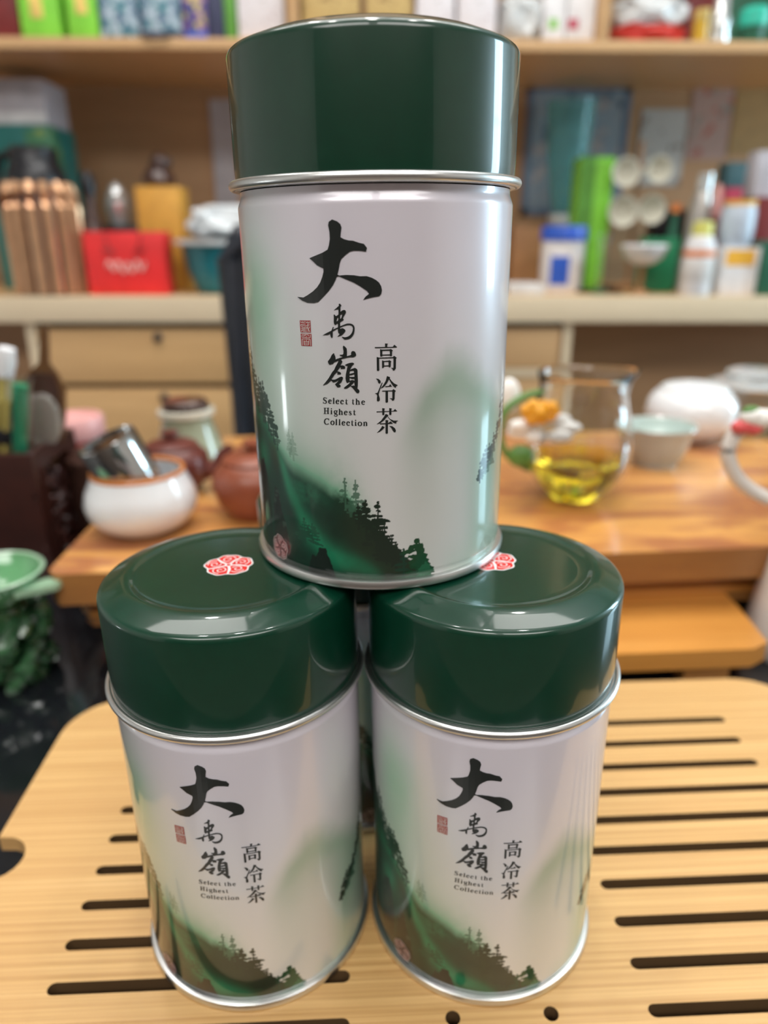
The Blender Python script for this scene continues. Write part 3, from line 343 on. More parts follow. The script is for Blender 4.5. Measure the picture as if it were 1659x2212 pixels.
cbx('carcass', M['dark'], uL+.6, uR-.6, YC+3.2, YW, ZF+8, wcb)
hh = wd1-wd2
cols = [(uL+.9, uC), (uC+.6, uM), (uM+.6, uR-1)]
for ci, (a, b) in enumerate(cols):
    top = wd1
    for r_ in range(4):
        hgt = hh if r_ < 1 else (hh*1.25)
        if ci == 2 and r_ == 0:  _, ll = uw(at(1150, 797, YC)); hgt = top-ll
        d = cbx('drawer', M['lam'] if ci < 2 else M['shelf'], a, b, YC+1.2, YC+3.2, top-hgt, top, bev=.2)
        q = B().lathe([(0, 0), (.9, 0), (.9, .6), (.6, .9), (0, .9)], 16, mtx=Matrix.Rotation(PI/2, 4, 'X'))
        kx = uw(at(337, 722, YC))[0] if ci == 0 else (a+b)/2
        q.build('lock', M['blackp'], d, (kx, 1.2, top-ZF-2-1.6 - 0))
        top -= hgt+ (wd2-wd3)
if True:
    a, b = cols[2]; cbx('rail', M['edge'], a, b, YC+.9, YC+2.2, uw(at(1150, 815, YC))[1], uw(at(1150, 799, YC))[1])
cbx('knee_back', M['lam_dk'], uR+1, XR, YC+22, YC+24, ZF+2, wcb)
cbx('left_back', M['lam_dk'], XL, uL-1.2, YC+14, YC+16, ZF+2, wcb)
# back panel and upper shelf
bp_ = tag(B().box((0, 0, 0), (XR-XL, 1.5, 130)).build('back_panel', M['lam_dk'], None, cab(0, YW+.76, wc+65.02), CR), 'brown wood panel lining the wall above the counter', 'panel')
sh = thing('upper_shelf', 'long wooden shelf full of gift boxes along the back wall', 'shelf', cab(0, YS, ws0), rot=CR)
B().box((0, (YW-YS)/2+.4, (ws1-ws0)/2), (XR-XL, YW-YS-.8, ws1-ws0-.02)).build('shelf_board', M['shelf'], sh)
B().box((0, .4, (ws1-ws0)/2), (XR-XL, .8, ws1-ws0), .12).build('front_edge', M['shelf'], sh)
ud, _ = uw(at(1306, 40, YS)); ud2, _ = uw(at(632, 40, YS))
for u_ in (ud, ud2, -95, 100):
    B().box((u_, (YW-YS)/2, ws1-ws0+20), (2.2, YW-YS, 39.8), .1).build('divider', M['shelf'], sh)
B().box((0, (YW-YS)/2, ws1-ws0+41), (XR-XL, YW-YS, 2)).build('shelf_top', M['shelf'], sh)
# posters on the panel
def flat(name, m, x0, x1, y0, y1, label, cat, edge=None, border=0):
    YP = YW-.25
    a = at((x0+x1)/2, y1, YP); b = at((x0+x1)/2, y0, YP); u1, w1 = uw(a); _, w2 = uw(b)
    wdt = (at(x1, (y0+y1)/2, YP)-at(x0, (y0+y1)/2, YP)).x
    t = thing(name, label, cat, cab(u1, YP, w1), rot=CR)
    B().box((0, 0, (w2-w1)/2), (wdt, .15, w2-w1)).build('sheet', m, t)
    if edge:
        bb = B()
        for sx in (-1, 1): bb.box((sx*(wdt/2-border/2), -.12, (w2-w1)/2), (border, .12, w2-w1))
        for zz in (border/2, w2-w1-border/2): bb.box((0, -.12, zz), (wdt, .12, border))
        bb.build('border', edge, t)
    return t, wdt, w2-w1
flat('poster', M['poster'], 1120, 1340, 182, 466, 'large blue grey printed poster on the brown panel behind the bottles', 'poster', M['bluegr'], 1.6)
flat('photo_print', M['poster2'], 1368, 1468, 236, 402, 'small pale photo sheet pinned right of the blue grey poster', 'poster')
flat('wall_map', M['poster3'], 1478, 1566, 190, 345, 'pinkish wall print between the pale photo and the olive sheet', 'poster')
flat('olive_sheet', M['poster4'], 1570, 1664, 180, 335, 'olive gold sheet at the far right of the panel', 'poster')
flat('paper_sheet', M['greyc'], 470, 520, 215, 480, 'pale grey paper hanging behind the black chair', 'paper')
# ------------------------------------------------------------------ things on counter and shelf
def spot(px, x0, x1, y0, Y, base):
    """centre u, width and height of a thing standing on height base at depth Y"""
    a = at(x0, y0+40, Y); b = at(x1, y0+40, Y); u = uw(at(px, y0+60, Y))[0]
    return u, (b-a).x, uw(at(px, y0, Y))[1]-base
def card(name, label, cat, m, x0, x1, y0, Y, base=None, depth=7, group=None, parts=(), rz=0, lean=0, bev=.15):
    base = wc if base is None else base
    u, w_, h_ = spot((x0+x1)/2, x0, x1, y0, Y, base)
    h_ = max(h_, 2)
    t = thing(name, label, cat, cab(u, Y+depth/2, base), rot=(0, CAB+lean, rz), group=group)
    B().box((0, 0, h_/2), (w_, depth, h_), bev).build('carton', m, t)
    for nm, pm, a, b, c, d in parts:      # fractions of the front face
        B().box((w_*((a+b)/2-.5), -depth/2-.04, h_*(c+d)/2), (w_*(b-a), .1, h_*(d-c))).build(nm, pm, t)
    return t, w_, h_
def pot(name, label, cat, x0, x1, y0, Y, parts, base=None, group=None, lean=0, hfix=None, n=32):
    """lathed thing: parts = (name, material, profile in units of half width / height)"""
    base = wc if base is None else base
    u, w_, h_ = spot((x0+x1)/2, x0, x1, y0, Y, base)
    h_ = hfix or max(h_, 1.5)
    t = thing(name, label, cat, cab(u, Y, base), rot=(0, CAB+lean, 0), group=group)
    for nm, pm, prof in parts:
        B().lathe([(r*w_/2, z*h_) for r, z in prof], n).build(nm, pm, t)
    return t, w_, h_
sb = ws1
# upper shelf, left to right (only the lower ends of the boxes are in view)
top = -70
card('tea_box', 'dark red box at the left end of the upper shelf', 'box', M['dkred'], -60, 33, top, YS+3, sb, 12)
card('tea_box', 'leftmost lime green box with gold label on the upper shelf', 'box', M['lime'], 36, 122, top, YS+2, sb, 9, parts=(('gold_label', M['gold'], .28, .60, .30, .95),), group='lime green gift boxes')
card('tea_box', 'lime green box with gold label beside the blue floral boxes', 'box', M['lime'], 139, 205, top, YS+2, sb, 9, parts=(('gold_label', M['gold'], .30, .70, .36, .95),), group='lime green gift boxes')
card('tea_box', 'blue floral box next to the lime green box on the upper shelf', 'box', M['bluef'], 210, 293, top, YS+2, sb, 9, group='blue floral gift boxes')
card('tea_box', 'blue floral box next to the purple and gold box', 'box', M['bluef'], 299, 386, top, YS+2, sb, 9, parts=(('dark_base', M['navy'], 0, 1, 0, .12),), group='blue floral gift boxes')
card('tea_box', 'narrow navy box with purple and gold panel and blue base', 'box', M['purple'], 392, 443, top, YS+2, sb, 9, parts=(('blue_base', M['blue'], .05, .98, 0, .12),))
card('tea_box', 'plain dark navy box on the upper shelf', 'box', M['navy'], 445, 480, top, YS+2, sb, 9)
card('tea_box', 'narrow mid green box beside the white floral box', 'box', M['lime_dk'], 482, 507, top, YS+2, sb, 9)
card('tea_box', 'white box with brown blossom print left of the top tin lid', 'box', M['whitef'], 511, 612, top, YS+2, sb, 9)
card('tea_box', 'left one of the two gold boxes above the top tin lid', 'box', M['goldf'], 652, 776, top, YS+2, sb, 9)
card('tea_box', 'right one of the two gold boxes above the top tin lid', 'box', M['goldf'], 790, 890, top, YS+2, sb, 9)
card('tea_box', 'white floral box just right of the gold boxes', 'box', M['whitef'], 900, 982, top, YS+2, sb, 9)
card('tea_box', 'white floral box behind the right edge of the top lid', 'box', M['whitef'], 990, 1074, top, YS+2, sb, 9)
card('tea_box', 'white box with a small green dot on the upper shelf', 'box', M['whitec'], 1178, 1226, top, YS+2, sb, 9, parts=(('green_dot', M['greend'], .25, .65, .18, .32),))
card('tea_box', 'white box with a small dark red dot beside the shelf divider', 'box', M['whitec'], 1229, 1290, top, YS+2, sb, 9, parts=(('red_dot', M['redd'], .05, .4, .18, .32),))
def bag(name, label, x0, x1, y0, Y, base, mats, seed=1, depth=9):
    u, w_, h_ = spot((x0+x1)/2, x0, x1, y0, Y, base); h_ = max(h_, 3)
    t = thing(name, label, 'bag', cab(u, Y+depth/2, base), rot=CR)
    for part, (nm, pm, z0, z1) in enumerate(mats):
        g = B(); q = bmesh.ops.create_icosphere(g.bm, subdivisions=4, radius=1)
        rr = random.Random(seed+part)
        ph = [rr.uniform(0, 6) for _ in range(6)]
        for v in q['verts']:
            c = v.co.copy(); k_ = 1+.10*math.sin(7*c.x+ph[0])*math.sin(6*c.z+ph[1])+.08*math.sin(15*c.x+9*c.y+ph[2])*math.cos(11*c.z+ph[3])
            e = lambda a: math.copysign(abs(a)**.6, a)
            v.co = Vector((e(c.x)*w_/2*k_, e(c.y)*depth/2*k_, (z0+z1)/2*h_+e(c.z)*(z1-z0)/2*h_*min(k_, 1.0)))
        g.build(nm, pm, t)
    return t
bag('plastic_bag', 'crumpled clear plastic bag shining behind the top lid corner', 1082, 1176, -20, YS+2, sb, [('film', M['frost'], 0, 1)])
bag('plastic_bag', 'clear bag with red wrap in the right shelf bay', 1326, 1490, -20, YS+2, sb, [('red_wrap', M['redplastic'], 0, .45), ('film', M['frost'], .30, 1)], 5)
pot('jar', 'small amber yellow jar right of the red and clear bag', 'jar', 1494, 1528, 22, YS+4, [('body', M['yellow'], [(0, 0), (.9, 0), (1, .1), (1, .7), (0, .72)]), ('jar_lid', M['gold'], [(0, .72), (.95, .72), (.95, 1), (0, 1)])], sb)
pot('jar', 'tall faceted silver glass bottle on the right of the shelf', 'bottle', 1534, 1582, -30, YS+4, [('body', M['silver'], [(0, 0), (.95, 0), (1, .1), (.85, .25), (1, .4), (.7, .55), (.6, 1), (0, 1)])], sb, n=10)
pot('jar', 'turquoise lidded jar near the right end of the shelf', 'jar', 1592, 1654, 18, YS+5, [('body', M['dkgreen'], [(0, 0), (.7, 0), (.85, .1), (.85, .55), (0, .56)]), ('jar_lid', M['turq'], [(0, .5), (1, .5), (1, .9), (.8, 1), (0, 1)])], sb)
card('tea_box', 'dark green box behind the turquoise jar', 'box', M['dkgreen'], 1585, 1700, -80, YS+16, sb, 8)
card('tea_box', 'maroon box behind the silver bottle on the shelf', 'box', M['dkred'], 1490, 1572, -80, YS+16, sb, 8)
ps = at(335, 84, YS-1); u_, w_ = uw(ps)
tag(B().tube(curve([(-3.2, .4, .2), (-1.6, -.6, -.4), (0, -1, -.7), (1.6, -.6, -.4), (3.2, .4, .2)]), .28).build('cord', M['blackp'], None, cab(u_, YS, ws1+.4), CR), 'short dark cord drooping over the upper shelf edge', 'cord')
# counter, left of the chair
card('storage_box', 'teal box with green trim under the grey box at far left', 'box', M['teal'], -40, 112, 268, YC+22, depth=14, parts=(('trim_band', M['dkgreen'], 0, 1, .80, .84),))
u_, w1_, h1_ = spot(40, -40, 112, 268, YC+22, wc)
card('storage_box', 'pale grey box stacked on the teal box at far left', 'box', M['greyc'], -40, 98, 170, YC+23, wc+h1_, depth=12, parts=(('lid_band', M['whitec'], 0, 1, 0, .28),))
card('picture_book', 'green patterned book leaning behind the ribbed flask', 'book', M['grnbook'], 92, 150, 275, YC+17, depth=3, lean=-.10)
fl, fw_, fh_ = pot('vacuum_flask', 'black topped flask with bronze ribbed body on the left of the counter', 'flask', 8, 148, 318, YC+7,
    [('body', M['bronze_dk'], [(0, 0), (.92, 0), (.94, .02), (.92, .70), (.88, .76), (0, .77)]),
     ('flask_cap', M['blackp'], [(0, .765), (.90, .765), (.90, .80), (.78, .87), (.72, .90), (.70, .98), (.60, 1), (0, 1)])])
for i in range(14):
    a = 2*PI*i/14+.1; rr_ = fw_/2
    B().tube([(rr_*1.0*math.sin(a), -rr_*1.0*math.cos(a), .3), (rr_*math.sin(a), -rr_*math.cos(a), fh_*.60), (rr_*.98*math.sin(a), -rr_*.98*math.cos(a), fh_*.70), (rr_*.88*math.sin(a), -rr_*.88*math.cos(a), fh_*.755)], rr_*.165, 8).build('rib', M['bronze'], fl)
B().tube([(-fw_*.30, 0, fh_*.97), (-fw_*.52, 0, fh_*.93), (-fw_*.62, 0, fh_*.70), (-fw_*.58, 0, fh_*.35), (-fw_*.46, 0, fh_*.25)], .9, 8).build('handle', M['blackp'], fl)
card('tea_box', 'dark red box squeezed between the flask and the red bag', 'box', M['dkred'], 140, 164, 500, YC+15, depth=6)
pot('bottle', 'dark brown round bottle behind the red bag', 'bottle', 165, 222, 372, YC+14, [('body', M['dkbrown'], [(0, 0), (.9, 0), (1, .08), (1, .45), (.6, .62), (.35, .7), (.35, .85), (0, .85)]), ('stopper', M['blackp'], [(0, .82), (.55, .82), (.62, .93), (.4, 1), (0, 1)])])
card('black_box', 'low black box under the silver glass ornament', 'box', M['blackp'], 205, 305, 486, YC+18, depth=8)
u_, w1_, h1_ = spot(255, 205, 305, 486, YC+18, wc)
pot('ornament', 'silver glass ornament shaped like a small pagoda', 'ornament', 226, 286, 392, YC+22, [('body', M['silver'], [(0, 0), (.6, 0), (.7, .1), (.85, .35), (.95, .5), (.75, .55), (.8, .65), (.5, .78), (.45, .9), (0, .9)]), ('finial', M['glass'], [(0, .88), (.3, .9), (.35, .95), (0, 1)])], wc+h1_)
card('tall_box', 'tall orange box behind the red paper bag', 'box', M['amber'], 296, 392, 402, YC+16, depth=8)
u_, w1_, h1_ = spot(344, 296, 392, 402, YC+16, wc)
t, w_, h_ = pot('figurine', 'dark brown carved figurine sitting on the orange box', 'figurine', 305, 385, 338, YC+20, [('body', M['dkbrown'], [(0, 0), (.75, 0), (.9, .2), (.8, .45), (.55, .6), (.5, .7), (0, .7)])], wc+h1_)
B().ball((w_*.08, -.5, h_*.78), w_*.26).ball((w_*.28, -.6, h_*.80), w_*.14).build('head', M['dkbrown'], t)
# red paper bag with white script
t, w_, h_ = card('paper_bag', 'small red paper bag with white script beside the teal basin', 'bag', M['redbag'], 184, 358, 500, YC+4, depth=6, lean=0)
sp = []
for k_ in range(30):
    q = k_/29; sp.append((-.24*w_+.48*w_*q, -3.12, h_*.45+h_*.085*math.sin(q*26)+h_*.02*math.sin(q*9)))
B().tube(sp, .18, 6).build('script', M['script'], t)
for s_ in (-1, 1):
    B().tube(curve([(s_*w_*.22, -3.1, h_*.99), (s_*w_*.20, -3.3, h_*.80), (s_*w_*.12, -3.3, h_*.66), (s_*w_*.27, -3.2, h_*.74)]), .12, 6).build('string', M['dkred'], t)
# teal basin with white cover
t, w_, h_ = pot('basin', 'teal plastic basin holding a white wrapped bundle', 'basin', 392, 560, 524, YC+10, [('bowl', M['bowlteal'], [(0, 0), (.52, 0), (.60, .03), (.82, .5), (.94, .98), (.90, .98), (.78, .5), (.55, .08), (0, .08)]), ('rim', M['whitep'], [(.90, .95), (1.12, .97), (1.14, 1.06), (.90, 1.06)])])
bb = bag('cloth_bundle', 'white crumpled cloth bundle heaped in the teal basin', 398, 560, 440, YC+4, wc+h_*1.07, [('cloth', M['whitep'], 0, 1)], 3, depth=12)
# counter, right
card('wood_box', 'plain orange wood box low behind the blue lidded tub', 'box', M['standwood'], 1106, 1172, 486, YC+30, depth=6)
card('paper_pad', 'flat stack of grey paper beside the tub', 'paper', M['paper'], 1096, 1172, 622, YC+3, depth=10)
t, w_, h_ = pot('canister', 'white tub with blue lid and blue label on the counter', 'tub', 1166, 1264, 488, YC+14, [('body', M['whitec'], [(0, 0), (.90, 0), (.93, .03), (.93, .80), (0, .80)]), ('tub_lid', M['blue'], [(0, .78), (1, .78), (1, .95), (.95, 1), (0, 1)])])
lb = B(); lb.prism([(-.62, 0), (.12, 0), (.12, 1), (-.62, 1)], 0, 1); 
n_ = 10; q = B()
vs = []
for i in range(n_+1):
    a = -.78+i*.9/n_; r0 = w_/2*.945
    vs.append((q.bm.verts.new((r0*math.sin(a), -r0*math.cos(a), h_*.12)), q.bm.verts.new((r0*math.sin(a), -r0*math.cos(a), h_*.55))))
for a, b in zip(vs[:-1], vs[1:]): q.bm.faces.new((a[0], b[0], b[1], a[1]))
lb.bm.free(); q.build('label_panel', M['blue'], t)
t, w_, h_ = pot('blender_jug', 'tall teal plastic jug with flared top behind the blue lidded tub', 'jug', 1178, 1284, 214, YC+36, [
    ('upper_jug', M['teal_glass'], [(.45, .40), (.60, .48), (.86, .75), (1, .99), (.96, .99), (.82, .75), (.55, .48), (.40, .41)]),
    ('collar', M['whitep'], [(0, .40), (.58, .40), (.60, .36), (.52, .34), (0, .34)]),
    ('lower_jug', M['teal_glass'], [(0, .10), (.62, .10), (.56, .20), (.54, .34), (0, .34)]), ('foot', M['whitep'], [(0, 0), (.66, 0), (.64, .10), (0, .10)])])
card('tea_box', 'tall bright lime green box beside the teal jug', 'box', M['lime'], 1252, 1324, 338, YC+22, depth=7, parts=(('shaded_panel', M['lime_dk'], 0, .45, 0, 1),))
# cup tree
t, w_, h_ = pot('cup_tree', 'wooden cup tree hung with cream cups', 'rack', 1345, 1420, 300, YC+24, [('foot', M['standwood'], [(0, 0), (1, 0), (1, .03), (.2, .05), (0, .05)]), ('post', M['standwood'], [(0, .04), (.13, .05), (.13, .97), (0, 1)])])
Yk = YC+24
for (cx, cy, rr_, lab) in ((1352, 372, 27, 'upper left cream cup on the cup tree'), (1424, 366, 25, 'upper right cream cup on the cup tree'), (1346, 456, 29, 'lower left cream cup on the cup tree'), (1408, 452, 27, 'lower right cream cup on the cup tree')):
    p = at(cx, cy, Yk-4); r0 = rr_/F*Yk*1.02
    c = thing('cup', lab, 'cup', p, rot=(PI/2-.1, 0, 0), group='cream cups hanging on the tree')
    B().lathe([(0, -r0*.75), (r0*.5, -r0*.75), (r0*.8, -r0*.3), (r0, .25), (r0*.93, .25), (r0*.72, -r0*.3), (r0*.42, -r0*.62), (0, -r0*.62)], 24).build('body', M['cream'], c)
    sx = 1 if cx < 1385 else -1
    B().tube(curve([(sx*r0*.85, 0, -.2), (sx*r0*1.3, 0, -.3), (sx*r0*1.3, 0, -1.3), (sx*r0*.7, 0, -1.5)]), .25, 6).build('handle', M['cream'], c)
    hk = at(1384, cy-6, Yk)
for cy in (350, 436):
    B().tube([(-5.2, -1.5, (uw(at(1384, cy, Yk))[1]-wc)), (0, 0, uw(at(1384, cy+12, Yk))[1]-wc), (5.2, -1.5, uw(at(1384, cy, Yk))[1]-wc)], .35, 8).build('arm', M['standwood'], t)
pot('pyramid_bottle', 'dark bottle with tapered neck behind the green tin', 'bottle', 1430, 1478, 440, YC+20, [('body', M['dkgreen'], [(0, 0), (1, 0), (1, .35), (.35, .75), (.3, .92), (0, .92)]), ('stopper', M['orangec2'], [(0, .9), (.4, .9), (.4, 1), (0, 1)])])
card('tea_tin', 'squat green tin beside the steel bottle', 'tin', M['gtin'], 1392, 1462, 514, YC+11, depth=5)
card('black_case', 'black case in the shadow behind the green tin', 'case', M['blackp'], 1410, 1478, 452, YC+30, depth=5)
pot('bowl', 'shallow white bowl raised on a wooden foot', 'bowl', 1336, 1436, 528, YC+6, [('bowl', M['porc'], [(0, .62), (.4, .60), (.8, .74), (1, .97), (.95, 1), (.75, .80), (0, .68)]), ('foot', M['standwood'], [(0, 0), (.45, 0), (.4, .06), (.12, .12), (.12, .6), (.3, .63), (0, .63)])])
t, w_, h_ = pot('glass_vase', 'slim clear glass vase with a green base', 'vase', 1284, 1318, 505, YC+7, [('foot', M['dkgreen'], [(0, 0), (1, 0), (1, .03), (.3, .06), (0, .06)]), ('body', M['glass'], [(.3, .06), (.5, .2), (.45, .6), (.8, 1), (.72, 1), (.38, .6), (.42, .2), (.2, .1), (0, .1)])])
pot('stand_base', 'flat black round coaster under the lime green box', 'coaster', 1236, 1340, 610, YC+12, [('disc', M['blackp'], [(0, 0), (1, 0), (1, .7), (.9, 1), (0, 1)])], hfix=.7)
pot('steel_bottle', 'slim brushed steel bottle leaning slightly at right', 'bottle', 1484, 1530, 372, YC+11, [('body', M['steelg'], [(0, 0), (.9, 0), (1, .03), (.95, .75), (.75, .84), (0, .85)]), ('bottle_cap', M['silver'], [(0, .85), (.68, .85), (.64, .99), (0, 1)])], lean=.05)
pot('spray_bottle', 'white bottle with pale yellow cap and orange label', 'bottle', 1476, 1548, 476, YC+3, [('body', M['whitec'], [(0, 0), (.85, 0), (.9, .03), (.9, .62), (.7, .78), (.55, .80), (0, .80)]), ('bottle_cap', M['ycap'], [(0, .80), (.58, .80), (.60, .84), (.56, .98), (0, 1)]), ('label_band', M['orangec2'], [(.905, .52), (.92, .53), (.92, .60), (.905, .61)]), ('print_band', M['paper'], [(.905, .20), (.92, .21), (.92, .48), (.905, .49)])])
pot('pump_bottle', 'pink topped narrow bottle behind the yellow capped one', 'bottle', 1530, 1562, 398, YC+14, [('body', M['dkred'], [(0, 0), (.9, 0), (.9, .6), (.5, .7), (0, .7)]), ('pump', M['pink'], [(0, .68), (.6, .7), (.7, .85), (.3, 1), (0, 1)])])
card('medicine_box', 'white box with orange band right of the yellow capped bottle', 'box', M['whitec'], 1556, 1636, 534, YC+3, depth=7, parts=(('orange_band', M['orangec'], .08, .86, .62, .95),))
u_, w1_, h1_ = spot(1596, 1556, 1636, 534, YC+3, wc)
t, w_, h_ = pot('round_jar', 'pale blue jar with orange top standing on the white box', 'jar', 1556, 1626, 432, YC+6.5, [('body', M['bluej'], [(0, 0), (.75, 0), (.95, .12), (1, .35), (1, .75), (.9, .88), (0, .88)]), ('jar_lid', M['orangec'], [(0, .88), (.92, .88), (.92, .99), (0, 1)])], wc+h1_)
card('book', 'dark red upright book at the right end of the counter', 'book', M['dkred'], 1628, 1675, 425, YC+8, depth=9)
card('tea_box', 'dark green box at the right edge, below the red book', 'box', M['dkgreen'], 1646, 1700, 520, YC+2, depth=8)
card('red_box', 'red box behind the pale blue jar', 'box', M['redd'], 1560, 1624, 405, YC+22, depth=6)
u_, w1_, h1_ = spot(1592, 1560, 1624, 405, YC+22, wc)
card('slate_box', 'slate blue box on top of the red box', 'box', M['tealbox'], 1566, 1626, 350, YC+22, wc+h1_, depth=5)
u_, w1_, h1_ = spot(1650, 1628, 1675, 425, YC+8, wc)
card('grey_packet', 'tilted grey white packet on the dark red book', 'packet', M['greyc'], 1630, 1690, 325, YC+10, wc+h1_+.05, depth=4, lean=0)
# ------------------------------------------------------------------ black chair between the table and the counter
YH = 112.0
pc = at(472, 700, YH); ctop = at(480, 482, YH).z; xr_ = at(1085, 600, YH).x; xl_ = at(474, 600, YH).x
cx_ = (xl_+xr_)/2; hw = (xr_-xl_)/2
ch = thing('office_chair', 'black framed mesh back chair pushed in behind the tea table', 'chair', (cx_, YH, ZF))
fr = []
zt = ctop-ZF; zb = -14-ZF
for i in range(9): fr.append((-hw+2+0, 0, zb+(zt-6-zb)*i/8))
pts = [(-hw+1.6, 0, zb), (-hw+1.4, 0, zt-5), (-hw+3.5, 0, zt-1.6), (-hw+7, 0, zt-1.2), (hw-7, 0, zt-1.2), (hw-3.5, 0, zt-1.6), (hw-1.4, 0, zt-5), (hw-1.6, 0, zb), (hw-6, 0, zb-3), (-hw+6, 0, zb-3)]
B().tube(pts, 1.6, 12, closed=True).build('back_frame', M['navyp'], ch)
B().box((0, .6, (zt-2+zb)/2), (2*hw-4, .6, zt-zb-2), .2).build('back_mesh', M['mesh'], ch)
for k_ in range(2): B().box(((-1)**k_*(hw-6), -.2, (zt-2+zb)/2), (.8, .8, zt-zb-5)).build('upright', M['navyp'], ch)
B().box((0, -23, 45), (46, 44, 6), 2).build('seat', M['mesh'], ch)
B().tube([(0, -1, zb-2), (0, -4, 46), (0, -14, 40)], 2, 10).build('spine', M['blackp'], ch)
B().lathe([(0, 8), (2.4, 8), (2.4, 42), (0, 42)], 16, mtx=Matrix.Translation((0, -22, 0))).build('gas_post', M['blackp'], ch)
for k_ in range(5):
    a = 2*PI*k_/5; B().tube([(0, -22, 10), (26*math.cos(a), -22+26*math.sin(a), 6), (28*math.cos(a), -22+28*math.sin(a), 3)], [2.2, 1.6, 2.9], 8).build('leg', M['blackp'], ch)
# ------------------------------------------------------------------ black stone table
ZT = -3.0
tb = thing('tea_table', 'large black polished stone table under all the tea ware', 'table', (0, 40, ZF))
B().prism(rrect(-95, -42, 95, 48, 2), 0, 4, mtx=Matrix.Translation((0, 0, ZT-4-ZF))).build('table_top', M['black'], tb)
for sx in (-1, 1):
    for sy in (-1, 1): B().box((sx*86, sy*36, (ZT-4-ZF)/2), (7, 7, ZT-4-ZF), .4).build('leg', M['maroonwood'], tb)
B().box((0, 0, ZT-4-ZF-5), (170, 72, 7)).build('apron', M['maroonwood'], tb)
# ------------------------------------------------------------------ wooden slab tea tray
SZ = 4.5
sl = thing('tea_slab', 'thick honey brown wooden slab tray behind the tins', 'tray', (10, 60, ZT))
out = [(-31.6+.4, -16.8), (-18, -16.2), (0, -15.4), (12, -14.7), (30, -13.9), (31.5, -12.8), (31.9, 2), (31.5, 17), (30.6, 18), (0, 18.3), (-32, 18.2), (-33.2, 17), (-32.6, 4), (-32, -6), (-31.9, -16)]
B().prism(out, SZ-ZT-2.3, SZ-ZT).build('slab_board', M['slab'], sl)
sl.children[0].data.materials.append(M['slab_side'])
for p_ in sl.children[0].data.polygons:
    if abs(p_.normal.z) < .5: p_.material_index = 1  # sides recoloured darker: brown edge grain, with shade put into the colour
o2 = [(x*.97, y*.86) for x, y in out]
B().prism(o2, SZ-ZT-5.2, SZ-ZT-2.31).build('lower_frame', M['slab_side'], sl)
bd = B(); bd.tube([(x, y, SZ-ZT-4.2) for x, y in o2], .28, 8, closed=True); bd.build('moulding', M['board'], sl)
for x in (-27, 27):
    for y in (-12, 14): B().lathe([(0, 0), (2.2, 0), (2.8, 1.2), (2.6, 2.29), (0, 2.29)], 20, mtx=Matrix.Translation((x, y, 0))).build('foot', M['slab_side'], sl)
# ------------------------------------------------------------------ low step board in front of the slab
bo = thing('step_board', 'low orange wooden board between the slab and the slatted tray', 'board', (4.5, 43.8, ZT))
bx = [(-22.0, -3.2), (-21.4, -4.3), (-20.0, -4.7), (-8, -4.6), (8, -4.5), (19.6, -4.1), (20.9, -3.3), (21.1, -1.0), (21.3, 2), (21.3, 4.6), (20.6, 5.2), (0, 5.2), (-20.6, 5.0), (-21.9, 4.0)]
B().prism(bx, 3-1.35, 3.0).build('board_top', M['board'], bo)
for x in (-17, 0, 17): B().box((x, 0, .82), (3, 7.5, 1.64), .1).build('foot', M['slab_side'], bo)
# ------------------------------------------------------------------ bamboo tray with slots
TR = R_(1.15)
tr = thing('slotted_tray', 'pale bamboo tea tray with long slots under the three tins', 'tray', (3.6, 24.55, ZT), TR)
px0, px1, py0, py1 = -20.75, 20.6, -11.8, 11.6
outer = []
for x, y in rrect(px0, py0, px1, py1, 3.2, 10):
    outer.append((x, y))
# finger notches in both short sides
def notch(o, side):
    res = []
    for i in range(len(o)):
        a, b = o[i], o[(i+1) % len(o)]
        res.append(a)
        if abs(a[0]-side) < 1e-3 and abs(b[0]-side) < 1e-3 and a[1]*b[1] < 0:
            s_ = 1 if b[1] > a[1] else -1
            inn = -1 if side > 0 else 1
            for k_ in range(13):
                t_ = -90+180*k_/12
                res.append((side+inn*(.35+1.25*math.cos(R_(t_))) if 0 < k_ < 12 else side, s_*1.2*math.sin(R_(t_))))
    return res
outer = notch(notch(outer, px0), px1)
def slot(x0, x1, y, r=.235):
    return [(x0+r+r*math.cos(R_(a)), y+r*math.sin(R_(a))) for a in range(90, 271, 30)]+[(x1-r+r*math.cos(R_(a)), y+r*math.sin(R_(a))) for a in range(-90, 91, 30)]
holes = []
for k_ in range(10):
    y = -7.76+1.725*k_
    holes.append(slot(-15.75, -4.95, y)); holes.append(slot(5.3, 15.5, y))
for k_ in (0, 9):
    for x in (-1.43, 1.95): holes.append([(x+.26*math.cos(2*PI*i/14), -7.7+.26*math.sin(2*PI*i/14)+(0 if k_ == 0 else 15.5)) for i in range(14)])
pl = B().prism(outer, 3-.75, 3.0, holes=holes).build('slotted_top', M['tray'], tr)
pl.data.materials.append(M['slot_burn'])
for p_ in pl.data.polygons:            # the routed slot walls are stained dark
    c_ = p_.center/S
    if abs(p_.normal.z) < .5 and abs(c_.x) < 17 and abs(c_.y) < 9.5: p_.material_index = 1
bv = pl.modifiers.new('edge', 'BEVEL'); bv.width = .0006; bv.segments = 2; bv.limit_method = 'ANGLE'; bv.angle_limit = R_(60)
inner = rrect(px0+1.6, py0+1, px1-1.6, py1-1, 2.4, 6)
fb = B()
for (cx, cy, dx, dy) in ((0, py0+.7, px1-px0-6.6, .9), (0, py1-.7, px1-px0-6.6, .9)): fb.box((cx, cy, 1.25), (dx, dy, 1.98))
for sx in (px0+2.6, px1-2.6): fb.box((sx, 0, 1.25), (.9, py1-py0-1.6, 1.98))
fb.build('side_frame', M['tray_dark'], tr)
B().box((0, 0, .45), (px1-px0-6, py1-py0-2.4, .3)).build('drain_drawer', M['inner'], tr)
